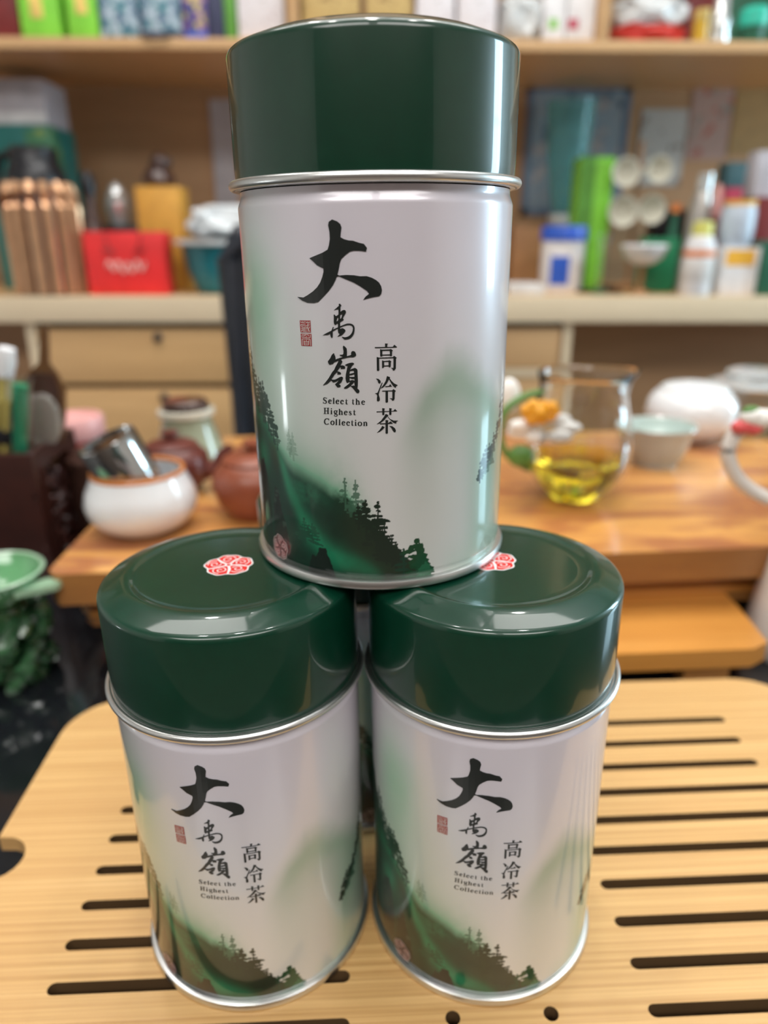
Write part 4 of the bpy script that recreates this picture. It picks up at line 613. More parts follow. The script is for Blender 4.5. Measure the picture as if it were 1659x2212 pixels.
for sx in (-1, 1):
    for sy in (-1, 1): B().lathe([(0, 0), (.8, 0), (.8, .26), (0, .26)], 12, mtx=Matrix.Translation((sx*17, sy*9.6, 0))).build('foot', M['blackp'], tr)
# ------------------------------------------------------------------ left group on slab and table
def lathe_thing(name, label, cat, loc, parts, n=48, rz=0):
    t = thing(name, label, cat, loc, rz)
    for nm, pm, prof in parts: B().lathe(prof, n).build(nm, pm, t)
    return t
bw = lathe_thing('tea_bowl', 'round white porcelain bowl with orange rim holding a steel cup', 'bowl', (-17.6, 51.3, SZ), [
    ('body', M['porc'], [(0, 0), (2.3, 0), (2.5, .12), (3.4, .7), (4.0, 1.6), (4.12, 2.4), (3.9, 3.3), (3.5, 4.1), (3.36, 4.55), (3.14, 4.5), (3.3, 4.0), (3.7, 3.2), (3.85, 2.4), (3.7, 1.7), (3.1, 1.0), (2.2, .5), (0, .4)]),
    ('rim', M['orange'], [(3.40, 4.45), (3.42, 4.66), (3.30, 4.76), (3.14, 4.68), (3.12, 4.46)])])
cp = thing('steel_cup', 'shiny steel cup lying tilted inside the white bowl', 'cup', (-16.9, 51.2, SZ+1.2), rot=(R_(8), R_(-21), 0))
B().lathe([(0, 0), (2.0, 0), (2.08, .1), (2.12, 3), (2.16, 6.35), (2.10, 6.5), (1.98, 6.52), (1.98, 6.3), (0, 6.25)], 48).build('body', M['chrome'], cp)
B().lathe([(2.14, .2), (2.2, .3), (2.14, .4)], 48, close=True).build('rolled_edge', M['chrome'], cp)
def teapot(name, label, loc, sc_, m, rz, base_h=1.0, squat=1.0):
    t = thing(name, label, 'teapot', loc, rz)
    r = sc_
    B().lathe([(0, 0), (r*.62, 0), (r*.66, .05*r), (r*.88, r*.35*squat), (r, r*.75*squat), (r*.95, r*1.05*squat), (r*.74, r*1.28*squat), (r*.66, r*1.32*squat), (r*.6, r*1.3*squat), (0, r*1.28*squat)], 48).build('body', m, t)
    l = B().lathe([(0, r*1.27*squat), (r*.70, r*1.30*squat), (r*.72, r*1.36*squat), (r*.55, r*1.46*squat), (r*.2, r*1.53*squat), (0, r*1.54*squat)], 40).build('pot_lid', m, t)
    B().lathe([(0, r*1.50*squat), (r*.12, r*1.52*squat), (r*.13, r*1.58*squat), (r*.24, r*1.66*squat), (r*.22, r*1.76*squat), (0, r*1.8*squat)], 24).build('knob', m, l)
    c_ = curve([(r*.8, 0, r*.55*squat), (r*1.25, 0, r*.75*squat), (r*1.42, 0, r*1.1*squat), (r*1.68, 0, r*1.32*squat)], 5)
    B().tube(c_, [r*(.26-.15*i/(len(c_)-1)) for i in range(len(c_))], 12).build('spout', m, t)
    B().tube(curve([(-r*.85, 0, r*1.1*squat), (-r*1.3, 0, r*1.25*squat), (-r*1.6, 0, r*.95*squat), (-r*1.45, 0, r*.5*squat), (-r*.9, 0, r*.4*squat)], 5), r*.09, 8).build('handle', m, t)
    return t
teapot('clay_teapot', 'dark maroon clay teapot with flat lid behind the white bowl', (-17.5, 60.3, SZ), 3.15, M['clay'], -.1, squat=.95)
teapot('clay_teapot', 'round red brown clay teapot half hidden by the top tin', (-9.4, 54.0, SZ), 3.4, M['clay2'], -1.15)
lathe_thing('glass_vase', 'small olive glass jar behind the maroon teapot', 'jar', (-18.6, 70.5, SZ), [
    ('body', M['vase'], [(0, 0), (3.4, 0), (3.6, .3), (2.9, 2.2), (2.4, 3.9), (2.4, 4.6), (0, 4.6)]),
    ('band', M['cream'], [(2.4, 4.3), (2.75, 4.4), (2.75, 4.9), (2.4, 5.0)]), ('jar_lid', M['dkbrown'], [(0, 4.6), (2.2, 4.6), (2.2, 5.6), (1.9, 5.9), (0, 5.9)])])
lathe_thing('pink_jar', 'pink jar with a pale rim behind the carved wooden box', 'jar', (-33.5, 79, ZT), [
    ('body', M['redplastic'], [(0, 0), (2.9, 0), (2.95, .2), (2.95, 7.6), (0, 7.6)]), ('jar_lid', M['pink'], [(0, 7.6), (3.2, 7.6), (3.3, 7.8), (3.3, 9.7), (3.1, 10), (2.7, 10), (2.6, 9.7), (0, 9.6)])])
lathe_thing('dark_pot', 'dark brown lidded pot behind the steel cup', 'pot', (-25.6, 66, ZT), [
    ('body', M['dkbrown'], [(0, 0), (2.4, 0), (3.2, 1.2), (3.5, 5.0), (3.3, 8.6), (0, 8.7)]), ('pot_lid', M['dkbrown'], [(0, 8.6), (3.5, 8.6), (3.5, 9.2), (2.4, 9.8), (.8, 10.0), (0, 10)])])
# carved wooden box with tools
xr = -28.2; yf, yb = 57.5, 66.5; xl = -42.0; zt_ = at(80, 982, yf).z - ZT
cb = thing('carved_box', 'dark maroon wooden tool box with openwork carved side', 'box', ((xl+xr)/2, (yf+yb)/2, ZT))
w_, d_ = xr-xl, yb-yf
B().box((0, -d_/2+.4, zt_/2), (w_, .8, zt_), .1).build('front_panel', M['maroonwood'], cb)
B().box((0, d_/2-.4, zt_/2), (w_, .8, zt_), .1).build('rear_panel', M['maroonwood'], cb)
B().box((-w_/2+.4, 0, zt_/2), (.8, d_-1.62, zt_)).build('side_panel', M['maroonwood'], cb)
B().box((0, 0, .4), (w_-1.62, d_-1.62, .8)).build('base', M['maroonwood'], cb)
fp = B()
for y, dy in ((-d_/2+1.4, 1.2), (d_/2-1.4, 1.2)): fp.box((w_/2-.4, y, zt_/2), (.8, dy, zt_))
for z, dz in ((.8, 1.6), (zt_-.7, 1.4)): fp.box((w_/2-.4, 0, z), (.8, d_-4, dz))
sd = fp.build('side_frame', M['maroonwood'], cb)
cv_ = B(); rr_ = random.Random(4)
for i in range(9):
    cy = rr_.uniform(-d_/2+2.6, d_/2-2.6); cz = 2.4+i*(zt_-4.6)/9+rr_.uniform(-.2, .2); a0 = rr_.uniform(0, 6); s_ = rr_.choice((-1, 1))
    cv_.tube([(w_/2-.35, cy+s_*(.3+.24*k_)*math.cos(a0+k_*.55), cz+(.3+.17*k_)*math.sin(a0+k_*.55)) for k_ in range(12)], [.34-.012*k_ for k_ in range(12)], 7)
for i in range(12):
    cv_.ball((w_/2-.3, rr_.uniform(-d_/2+2, d_/2-2), rr_.uniform(2, zt_-2)), rr_.uniform(.4, .75), .6, 1.1, .8, 10)
cv_.build('openwork_carving', M['maroonwood'], cb)
# tools standing in the box
bz = ZT+.85
def tool(name, label, cat, foot, rot):
    return thing(name, label, cat, foot, rot=rot)
p0 = Vector((-31.3, 63, bz)); ptop = at(90, 700, 63)
v = (ptop-p0); ry = math.atan2(v.x, v.z)
L_ = v.length
sc1 = tool('tea_scoop', 'dark brown wooden tea scoop standing in the carved box', 'scoop', p0, (0, ry, .2))
o_ = [(-.5, 0), (.5, 0), (.9, L_*.40), (1.45, L_*.50), (1.75, L_*.62), (1.75, L_*.74), (1.1, L_*.80), (.42, L_*.84), (.34, L_*.97), (.1, L_), (-.3, L_*.97), (-.42, L_*.84), (-1.1, L_*.80), (-1.75, L_*.74), (-1.75, L_*.62), (-1.45, L_*.50), (-.9, L_*.40)]
B().prism([(x, z) for x, z in o_], -.28, .28, mtx=Matrix(((1, 0, 0, 0), (0, 0, 1, 0), (0, 1, 0, 0), (0, 0, 0, 1)))).build('blade', M['brown'], sc1)
B().prism([(x*.72, z) for x, z in o_[3:7]+o_[12:16]], -.55, -.29, mtx=Matrix(((1, 0, 0, 0), (0, 0, 1, 0), (0, 1, 0, 0), (0, 0, 0, 1)))).build('hollow', M['dkbrown'], sc1)
p0 = Vector((-32.2, 59.6, bz)); pt = at(48, 815, 60); v = pt-p0
t = tool('glass_tube', 'clear tube with emerald green core in the carved box', 'tube', p0, (0, math.atan2(v.x, v.z), 0)); L_ = v.length
B().lathe([(0, 0), (.9, 0), (.98, .1), (1.02, L_), (.90, L_), (.88, .3), (0, .28)], 24).build('tube_wall', M['glass'], t)
B().lathe([(0, .35), (.60, .35), (.62, L_*.97), (0, L_*.97)], 20).build('core', M['emerald'], t)
p0 = Vector((-30.5, 61.5, bz)); pt = at(92, 850, 61.5); v = pt-p0
t = tool('glass_scoop', 'pale glass paddle beside the green tube', 'scoop', p0, (0, math.atan2(v.x, v.z), 0)); L_ = v.length
B().ball((0, 0, L_-2.4), 2.3, .68, .18, 1.05, 20).build('paddle', M['dimglass'], t)
B().lathe([(0, 0), (.35, 0), (.35, L_-4.6), (0, L_-4.6)], 12).build('stem', M['bead'], t)
p0 = Vector((-35.6, 61, bz)); pt = at(14, 752, 61); v = pt-p0
t = tool('brush', 'white tipped brush at the left edge of the carved box', 'brush', p0, (0, math.atan2(v.x, v.z), 0)); L_ = v.length
B().lathe([(0, 0), (.45, 0), (.5, L_-2.4), (0, L_-2.4)], 14).build('handle', M['ystripe'], t)
B().lathe([(0, L_-2.4), (.7, L_-2.4), (.85, L_-1.2), (.7, L_), (0, L_+.2)], 16).build('bristles', M['whitec'], t)
p0 = Vector((-34.0, 59, bz)); pt = at(16, 862, 59.5); v = pt-p0
t = tool('tongs', 'yellow and black bamboo tongs in the carved box', 'tongs', p0, (0, math.atan2(v.x, v.z), 0)); L_ = v.length
for s_ in (-1, 1): B().box((s_*.35, 0, L_/2), (.22, .8, L_), .05, rz=0).build('arm', M['ystripe'], t)
B().box((0, 0, L_*.8), (1.3, 1.0, 1.2), .2).build('binding', M['blackp'], t)
# celadon cup on carved jade stand
YCc = 43.5; zr = at(0, 1240, YCc).z
cc = at(-22, 1240, YCc); xr_c = at(88, 1240, YCc).x; rc = xr_c-cc.x
z0c = zr-2.2
jb = thing('jade_stand', 'dark green glazed stand of entwined scrolls under the celadon bowl', 'stand', (cc.x, YCc, ZT))
hst = z0c-ZT
B().lathe([(0, 0), (rc*.55, 0), (rc*.6, .3), (rc*.5, 1), (rc*.42, hst*.5), (rc*.55, hst-.4), (rc*.5, hst), (0, hst)], 32).build('core', M['jade'], jb)
rj = random.Random(11)
for i in range(11):
    a = 2*PI*i/11+rj.uniform(-.2, .2); 
    for lv in range(3):
        zz = .75+lv*(hst-1.4)/2.6; g_ = B()
        pts = []
        for k_ in range(14):
            th = a+lv*.45+.30*math.sin(k_*.52)+k_*.020*(1 if i % 2 else -1); rr2 = rc*(.70+.12*math.cos(k_*.6))+ (0.15 if lv != 1 else 0)
            pts.append((rr2*math.sin(th), -rr2*math.cos(th), zz+.75*math.sin(k_*.48+i)))
        g_.tube(pts, [.30+.28*math.sin(PI*k_/13) for k_ in range(14)], 8)
        g_.build('scroll', M['jade'], jb)
cbw = thing('celadon_bowl', 'small pale green celadon bowl with a leaf shaped lug', 'bowl', (cc.x, YCc, z0c+.01))
B().lathe([(0, 0), (rc*.45, 0), (rc*.5, .2), (rc*.8, 1.0), (rc*.97, 2.1), (rc, 2.35), (rc*.93, 2.36), (rc*.85, 1.9), (rc*.62, 1.0), (rc*.3, .55), (0, .5)], 56).build('body', M['celadon'], cbw)
B().lathe([(rc*.985, 2.25), (rc*1.015, 2.36), (rc*.97, 2.46), (rc*.92, 2.36)], 56, close=True).build('rim', M['celadon_lt'], cbw)
B().prism([(rc*.72*1.0, -2.0), (rc*.98, -1.5), (rc*1.15, -1.3), (rc*1.38, -.9), (rc*1.42, -.3), (rc*1.3, .1), (rc*1.1, .1), (rc*.96, -.2)], 1.35, 1.8).build('lug', M['celadon_lt'], cbw)
# ------------------------------------------------------------------ right group
JX, JY = 16.6, 56.6
jg = thing('glass_pitcher', 'clear glass pitcher half full of golden tea with flower handle', 'pitcher', (JX, JY, SZ))
o_ = [(0, .02), (1.9, .02), (2.15, .15), (3.1, 1.1), (3.9, 2.4), (4.25, 3.8), (4.25, 4.9), (4.0, 6.4), (3.65, 7.7), (3.4, 8.7), (3.4, 9.6), (3.6, 10.3)]
i_ = [(r-.16, z) for r, z in o_[::-1]]; i_ = [(max(r, 0), max(z, .25)) for r, z in i_][:-2]+[(2.0, .28), (0, .25)]
g = B().lathe(o_+[(3.58, 10.38), (3.5, 10.38)]+i_, 64)
for v in g.bm.verts:      # pouring lip on the right
    if v.co.z > 8.6 and v.co.x > 0:
        k_ = (v.co.z-8.6)/1.8; c_ = max(0, v.co.x/3.6)**4; v.co.x += .75*k_*c_; v.co.y *= 1-.3*c_*k_; v.co.z += .25*k_*c_
g.build('glass_body', M['glass'], jg)
B().lathe([(0, .27), (1.98, .30), (2.92, 1.22), (3.7, 2.46), (4.0, 3.5), (0, 3.5)], 64).build('tea', M['tea'], jg)
fx = at(1165, 900, JY-1.5)-Vector((JX, JY, SZ))
hd = curve([(-3.3, -.3, 8.9), (-4.8, -.5, 8.6), (-6.3, -.6, 7.4), (-6.5, -.6, 5.4), (-5.7, -.6, 3.7), (-3.9, -.4, 2.6)], 6)
B().tube(hd, .28, 10).build('handle', M['leaf'], jg)
fl_ = B()
for i in range(7):
    a = 2*PI*i/7; fl_.ball((fx.x+.35+2.0*math.cos(a), fx.y-.2+.3*math.sin(a*2), fx.z-.9+.75*math.sin(a)), .85, 1.2, .5, .6, 14)
fl_.build('petals', M['petal'], jg)
fo = B()
for i in range(9):
    a = 2*PI*i/9; fo.ball((fx.x-.2+1.1*math.cos(a), fx.y-1.0, fx.z+.6+.62*math.sin(a)), .5+.1*math.sin(i*2.3), 1, .8, .8, 12)
fo.ball((fx.x-.3, fx.y-1.1, fx.z+.6), .75, 1, .8, .9, 12).build('flower_centre', M['flower'], jg)
pw = at(1098, 855, JY)-Vector((JX, JY, SZ))
B().ball(tuple(pw), 1.1, .9, .5, 1.3, 14).build('petal', M['petal'], jg)
lf = at(1125, 985, JY-1)-Vector((JX, JY, SZ))
B().ball(tuple(lf), 1.1, 1.0, .5, .85, 16).build('leaf', M['leaf'], jg)
lathe_thing('tea_cup', 'grey green porcelain cup behind the glass pitcher', 'cup', (26.7, 65.6, SZ), [
    ('body', M['celgrey'], [(0, 0), (1.95, 0), (2.0, .35), (2.35, .7), (2.9, 2.1), (3.2, 3.2), (3.45, 3.7), (3.4, 3.82), (3.2, 3.7)]), ('glaze', M['celgrey_in'], [(3.42, 3.80), (3.2, 3.72), (2.9, 2.9), (2.4, 1.6), (1.6, .8), (0, .7)])])
gw = thing('porcelain_pot', 'round white porcelain pot with flat lid behind the grey cup', 'pot', (33.4, 74.2, SZ))
B().lathe([(0, 0), (2.1, 0), (2.3, .2), (3.5, .8), (4.4, 1.9), (4.65, 3.0), (4.4, 4.2), (3.9, 4.95), (3.4, 5.35), (0, 5.35)], 56).build('body', M['porc'], gw)
B().lathe([(0, 5.36), (3.35, 5.36), (3.3, 5.6), (2.6, 5.95), (1.2, 6.1), (0, 6.13)], 56).build('pot_lid', M['porc'], gw)
gk = lathe_thing('glass_teapot', 'faceted clear glass lid and pot sparkling at the right edge', 'pot', (41.5, 78, SZ), [
    ('pot_body', M['glass'], [(0, 0), (2.6, 0), (4.0, 1.6), (4.7, 3.6), (4.4, 4.9), (4.25, 4.9), (4.5, 3.6), (3.8, 1.7), (2.5, .25), (0, .25)]),
    ('glass_lid', M['silver'], [(0, 4.92), (4.7, 4.92), (4.8, 5.1), (3.7, 5.5), (2.8, 5.8), (3.0, 6.3), (2.2, 6.7), (0, 6.8)])], n=11)
for c_ in gk.children_recursive if hasattr(gk, 'children_recursive') else []:
    for p_ in c_.data.polygons: p_.use_smooth = False
PXc, PYc = 30.9, 44.6
pt_ = thing('porcelain_pitcher', 'tall white porcelain pitcher with red and green handle flower', 'pitcher', (PXc, PYc, ZT))
hp = at(1655, 905, PYc).z-ZT
B().lathe([(0, 0), (4.3, 0), (4.45, .3), (4.25, 2), (3.7, 6), (3.25, 9.5), (3.1, hp-2.2), (3.45, hp-.3), (3.6, hp), (3.45, hp), (3.0, hp-2), (3.1, 9), (3.9, 1.2), (0, .8)], 56).build('body', M['porc_warm'], pt_)
a_ = [at(1652, 915, PYc), at(1598, 928, PYc), at(1572, 975, PYc), at(1588, 1025, PYc), at(1622, 1058, PYc), at(1660, 1078, PYc)]
B().tube(curve([tuple(p-Vector((PXc, PYc, ZT))) for p in a_], 6), .48, 12).build('handle', M['porc_warm'], pt_)
for (x, y, r, m_, nm) in ((1604, 922, .60, 'leafred', 'red_petal'), (1628, 926, .5, 'leafred', 'red_petal'), (1628, 900, .7, 'petal', 'white_petal'), (1650, 904, .75, 'petal', 'white_petal'), (1622, 888, .45, 'leaf', 'green_leaf')):
    q = at(x, y, PYc-.6)-Vector((PXc, PYc, ZT)); B().ball(tuple(q), r, 1.3, .7, .8, 12).build(nm, M[m_], pt_)
# keep the far tea ware upright on the slab: everything above stands on z = 4.5 (slab) or -3 (table)
# ------------------------------------------------------------------ the three tea tins
BR = 4.10                                    # radius of the printed body
Z1, Z2, HC = 11.363, 14.694, 14.988          # rolled seam, lid edge, lid crown
def fbm(u, v, seed, oct_=4, f0=1.0):
    """value noise on arrays"""
    r = np.random.RandomState(seed); tot = np.zeros_like(u); amp = 1; s = 0
    for o in range(oct_):
        g = r.rand(64, 64); x = u*f0*2**o; y = v*f0*2**o
        xi = np.floor(x).astype(int); yi = np.floor(y).astype(int); xf = x-xi; yf_ = y-yi
        xf = xf*xf*(3-2*xf); yf_ = yf_*yf_*(3-2*yf_)
        a = g[xi % 64, yi % 64]; b = g[(xi+1) % 64, yi % 64]; c = g[xi % 64, (yi+1) % 64]; d = g[(xi+1) % 64, (yi+1) % 64]
        tot += amp*((a*(1-xf)+b*xf)*(1-yf_)+(c*(1-xf)+d*xf)*yf_); s += amp; amp *= .5
    return tot/s
def sst(x): x = np.clip(x, 0, 1); return x*x*(3-2*x)

th = np.concatenate([np.arange(-180, -98, 4.0), np.arange(-98, 98.01, .28), np.arange(100, 180, 4.0)])
zz = np.linspace(.30, 11.20, 560)
TH, ZZ = np.meshgrid(th, zz)                 # rows = z
X = TH*BR*PI/180                             # arc length, cm
def paint():
    col = np.zeros(TH.shape+(3,)); 
    t = sst((ZZ-2)/9)[..., None]
    col[:] = np.array([.70, .70, .68])*(1-t)+np.array([.74, .70, .77])*t
    def mix(c, a):
        nonlocal col
        a = np.clip(a, 0, 1)[..., None]; col = col*(1-a)+np.asarray(c)*a
    n1 = fbm(X+20, ZZ, 3, 4, .5); n2 = fbm(X+20, ZZ, 5, 5, 1.4); n3 = fbm(X+20, ZZ, 9, 4, 6.0); n4 = fbm(X+20, ZZ*.4, 12, 3, 3.0)
    # pale green mist on the upper left, sage hill on the right
    mix([.30, .56, .38], .95*np.exp(-((TH+58)/17)**2-((ZZ-8.0)/2.3)**2)*(.7+.6*n1))
    mix([.40, .60, .48], .40*np.exp(-((TH+46)/26)**2-((ZZ-5.6)/2.6)**2))
    zr2 = np.interp(TH, [-5, 5, 13, 20, 27, 35, 44, 54, 66], [4.4, 5.0, 5.7, 6.4, 6.85, 6.85, 6.4, 5.7, 4.9])+.5*(n1-.5)+.3*(n2-.5)
    mix([.20, .36, .22], .74*sst((zr2-ZZ)/1.5+.45)*np.exp(-np.clip(zr2-ZZ-.5, 0, 9)/1.9)*sst((TH-2)/20))
    mix([.36, .55, .42], .65*sst((TH-34)/16)*sst((6.6-ZZ)/3.0))
    mix([.50, .64, .52], .50*sst((1.6-ZZ)/1.6)*sst((TH-24)/10))
    # mist above the main slope
    zr = np.interp(TH, [-100, -80, -71, -62, -54, -47, -39, -32, -25, -15, -6, 3, 11, 20, 24, 30], [8.2, 7.2, 6.0, 5.2, 4.7, 4.15, 3.75, 3.60, 3.40, 2.95, 2.30, 1.60, .95, .42, .05, -1])
    zr = zr+.20*(n2-.5)
    zr = zr+.30*(n3-.5)*sst((TH+26)/10)+.2*(n4-.5)*sst((TH+26)/10)
    soft = np.interp(TH, [-56, -46, -20, -12], [.05, .62, .50, .06])
    mix([.10, .36, .20], .85*np.exp(-np.clip(ZZ-zr, 0, 9)/(.5+.25*n1))*sst((TH+60)/12)*sst((2-TH)/14)*(ZZ > zr-1))
    mt = sst((zr-ZZ)/soft+.15)
    dark = np.array([.002, .032, .017])[None, None]*(.55+1.0*n2[..., None])
    br = sst((TH+22)/14)[..., None]*.9*(.5+.8*n1[..., None]); dark = dark*(1-br)+np.array([.018, .032, .016])*br
    mix(dark, mt)
    # emerald haze drifting down through the mountain
    xs = [-70, -60, -50, -42, -34, -25, -15, -6, 4]; zs = [5.0, 4.9, 4.4, 2.9, 1.85, 1.15, .85, .65, .2]
    dz = ZZ-np.interp(TH, xs, zs)
    wd_ = np.interp(TH, [-60, -50, -34, -6], [.4, .45, .50, .28])
    mix([.010, .20, .095], .95*mt*np.exp(-(dz/wd_)**2)*np.interp(TH, [-75, -60, -10, 2], [.5, 1, 1, 0])*(.55+.8*n2))
    mix([.012, .22, .11], .8*mt*np.exp(-((TH+62)/6)**2-((ZZ-3.7)/.5)**2))
    mix([.02, .20, .10], .55*mt*np.exp(-((TH+33)/9)**2-((ZZ-2.95)/.40)**2)*(n3*1.4))
    mix([.012, .15, .07], .8*mt*sst((.50-ZZ)/.3)*sst((TH-2)/12))
    mix([.05, .04, .015], .5*mt*np.exp(-((TH+51)/4)**2-((ZZ-3.9)/.5)**2))
    rough = .30*(n3-.5)
    def rock(pts, c=(.003, .009, .006)):     # jagged dark crags: pts = silhouette of the top
        a_, b_ = zip(*pts); top_ = np.interp(TH, a_, b_, left=-9, right=-9)+rough
        mix(np.array(c)*(1+0*TH[..., None]) + .045*np.array([.5, 1, .7])*(sst((n4-.62)/.1)*sst((n3-.5)/.1))[..., None], sst((top_-ZZ)/.05))
    rock([(-69, 2.9), (-66.5, 3.45), (-62, 3.55), (-59.5, 3.1), (-58, 2.2), (-57, .2)])
    rock([(-57.5, .5), (-54.5, 2.3), (-52.5, 2.85), (-50, 2.75), (-48.5, 2.1), (-46, 1.75), (-44.5, 1.2), (-43, .3)])
    rock([(-34, .4), (-31, .95), (-29.5, .9), (-27.3, 1.22), (-24, 1.15), (-21.5, .75), (-20, .2)])
    mix([.004, .02, .012], .85*sst((.75+.3*n2-ZZ)/.4)*sst((-38-TH)/6))
    # trees
    rt = np.random.RandomState(21)
    def pine(t0, zb, zt2, hw_, c, a=1.0, lean=0.0, n=7, rag=1.0):
        i0, i1 = np.searchsorted(th, [t0-16, t0+16]); j0, j1 = np.searchsorted(zz, [zb-.4, zt2+.2])
        xx = X[j0:j1, i0:i1]-t0*BR*PI/180; z_ = ZZ[j0:j1, i0:i1]; ns = n3[j0:j1, i0:i1]; nb = n4[j0:j1, i0:i1]
        h_ = zt2-zb; m_ = np.zeros_like(xx)
        m_ = np.maximum(m_, ((np.abs(xx-lean*(z_-zb)) < .018+.02*(zt2-z_)/h_) & (z_ < zt2) & (z_ > zb)).astype(float))
        for k_ in range(n):
            f_ = k_/(n-1); zc_ = zb+h_*(.28+.72*min(1, max(0, f_+rt.uniform(-.25, .25)/n*(k_ < n-1))))-.02
            wk = hw_*((1-f_)**.75*.9+.16)*rt.uniform(.6, 1.15)
            for s_ in (-1, 1):
                w2 = wk*rt.uniform(.55, 1.2); tilt = rt.uniform(-.05, .22)
                cx2 = s_*w2*.45+lean*(zc_-zb)
                e_ = ((xx-cx2)/(w2*.64))**2+((z_-zc_+tilt*s_*(xx-cx2))/((.034+.020*h_)*rag))**2
                m_ = np.maximum(m_, (e_+2.4*(ns-.5)+.8*(nb-.5) < .80).astype(float))
        sl_ = (slice(j0, j1), slice(i0, i1)); aa = (m_*a)[..., None]
        col[sl_] = col[sl_]*(1-aa)+np.asarray(c)*aa
    dk = (.006, .045, .026); bk = (.010, .024, .014); lt = (.11, .22, .14); md = (.04, .12, .07)
    pine(-40.5, 3.9, 4.75, .18, lt, .45); pine(-38.5, 3.8, 4.65, .18, lt, .5)
    pine(-73, 5.6, 7.0, .30, dk); pine(-70, 5.3, 6.75, .30, dk); pine(-67, 5.1, 6.4, .30, dk); pine(-64.5, 5.0, 6.1, .28, dk)
    pine(-59.5, 4.7, 5.9, .36, dk, n=7, rag=1.6); pine(-61.5, 4.9, 6.05, .30, dk, n=8); pine(-57.5, 4.7, 5.95, .34, dk, n=8, rag=1.4); pine(-54.5, 4.5, 5.6, .34, dk, n=8, rag=1.3); pine(-51, 4.2, 5.15, .30, dk); pine(-48.5, 4.0, 4.7, .2, dk, .8)
    pine(-14.6, 2.5, 3.50, .24, md, .85); pine(-10.2, 2.2, 3.45, .30, md, .85, n=8)
    pine(-12.4, 2.3, 2.9, .22, md, .6)
    pine(-9.3, 1.9, 2.75, .22, bk); pine(-6.2, 1.7, 2.85, .32, bk, n=8); pine(-1.8, 1.3, 2.80, .36, bk, n=9, lean=.03); pine(1.2, .9, 2.15, .42, bk, n=8); pine(-2.2, 1.2, 2.2, .42, bk, n=8, rag=1.5)
    pine(4.2, .7, 1.75, .42, bk, n=8); pine(6.0, .6, 1.45, .30, bk); pine(2.0, .8, 1.5, .4, bk, rag=1.5)
    pine(9.2, .35, 1.30, .26, dk, n=5); pine(15.0, .10, 1.52, .56, (.008, .06, .022), n=7, rag=1.5); pine(16.6, .10, 1.35, .50, (.008, .06, .022), n=6, rag=1.5); pine(17.3, .2, 1.15, .40, (.010, .07, .03), n=8, rag=1.4); pine(19.0, .05, .75, .42, (.02, .13, .06), n=6, rag=1.4)
    pine(-34.5, 1.1, 2.05, .55, (.006, .060, .032), .9, n=8); pine(-30.5, 1.4, 1.95, .35, (.006, .06, .03), .8, n=5)
    for (a_, b_, c_, w__) in ((48.0, 2.85, 3.40, .26), (50.0, 2.95, 3.75, .34), (52.5, 3.05, 4.0, .38), (55, 3.1, 4.0, .36), (59.0, 3.5, 4.3, .30), (63, 3.9, 4.6, .24), (67, 4.1, 5.2, .26), (71, 4.4, 5.7, .3)):
        pine(a_, b_, c_, w__, (.012, .03, .018), .95, n=6, rag=1.2)
    mix([.10, .26, .16], .55*sst((np.interp(TH, [45, 50, 66, 80], [2.6, 3.2, 4.3, 5.4])-ZZ)/.3)*np.exp(-np.clip(np.interp(TH, [45, 50, 66, 80], [2.6, 3.2, 4.3, 5.4])-ZZ, 0, 9)/1.3)*sst((TH-46)/4))
    return np.clip(col, 0, 1)
def body_mesh():
    col = paint(); nz, nt_ = TH.shape
    rad = BR-.04*sst((.55-ZZ)/.25)-.10*sst((ZZ-10.75)/.35)
    co = np.stack([rad*np.sin(R_(1)*TH), -rad*np.cos(R_(1)*TH), ZZ], -1).reshape(-1, 3)*S
    idx = np.arange(nz*nt_).reshape(nz, nt_); a = idx[:-1]; b = np.roll(a, -1, 1); d = idx[1:]; c = np.roll(d, -1, 1)
    q = np.stack([a, b, c, d], -1).reshape(-1, 4)
    me = bpy.data.meshes.new('printed_body'); nf = len(q)
    me.vertices.add(len(co)); me.vertices.foreach_set('co', co.astype(np.float32).ravel())
    me.loops.add(nf*4); me.loops.foreach_set('vertex_index', q.astype(np.int32).ravel())
    me.polygons.add(nf); me.polygons.foreach_set('loop_start', np.arange(0, nf*4, 4, dtype=np.int32))
    me.polygons.foreach_set('use_smooth', np.ones(nf, bool))
    me.update(calc_edges=True)
    at_ = me.color_attributes.new('print', 'FLOAT_COLOR', 'POINT')
    rgba = np.concatenate([col.reshape(-1, 3), np.ones((nz*nt_, 1))], 1).astype(np.float32); at_.data.foreach_set('color', rgba.ravel())
    m = bpy.data.materials.new('printed_tin'); m.use_nodes = True; nt = m.node_tree; b_ = nt.nodes['Principled BSDF']
    ca = nt.nodes.new('ShaderNodeVertexColor'); ca.layer_name = 'print'; nt.links.new(ca.outputs['Color'], b_.inputs['Base Color'])
    b_.inputs['Roughness'].default_value = .33; b_.inputs['Metallic'].default_value = .12; b_.inputs['Coat Weight'].default_value = .8; b_.inputs['Coat Roughness'].default_value = .06
    me.materials.append(m); return me

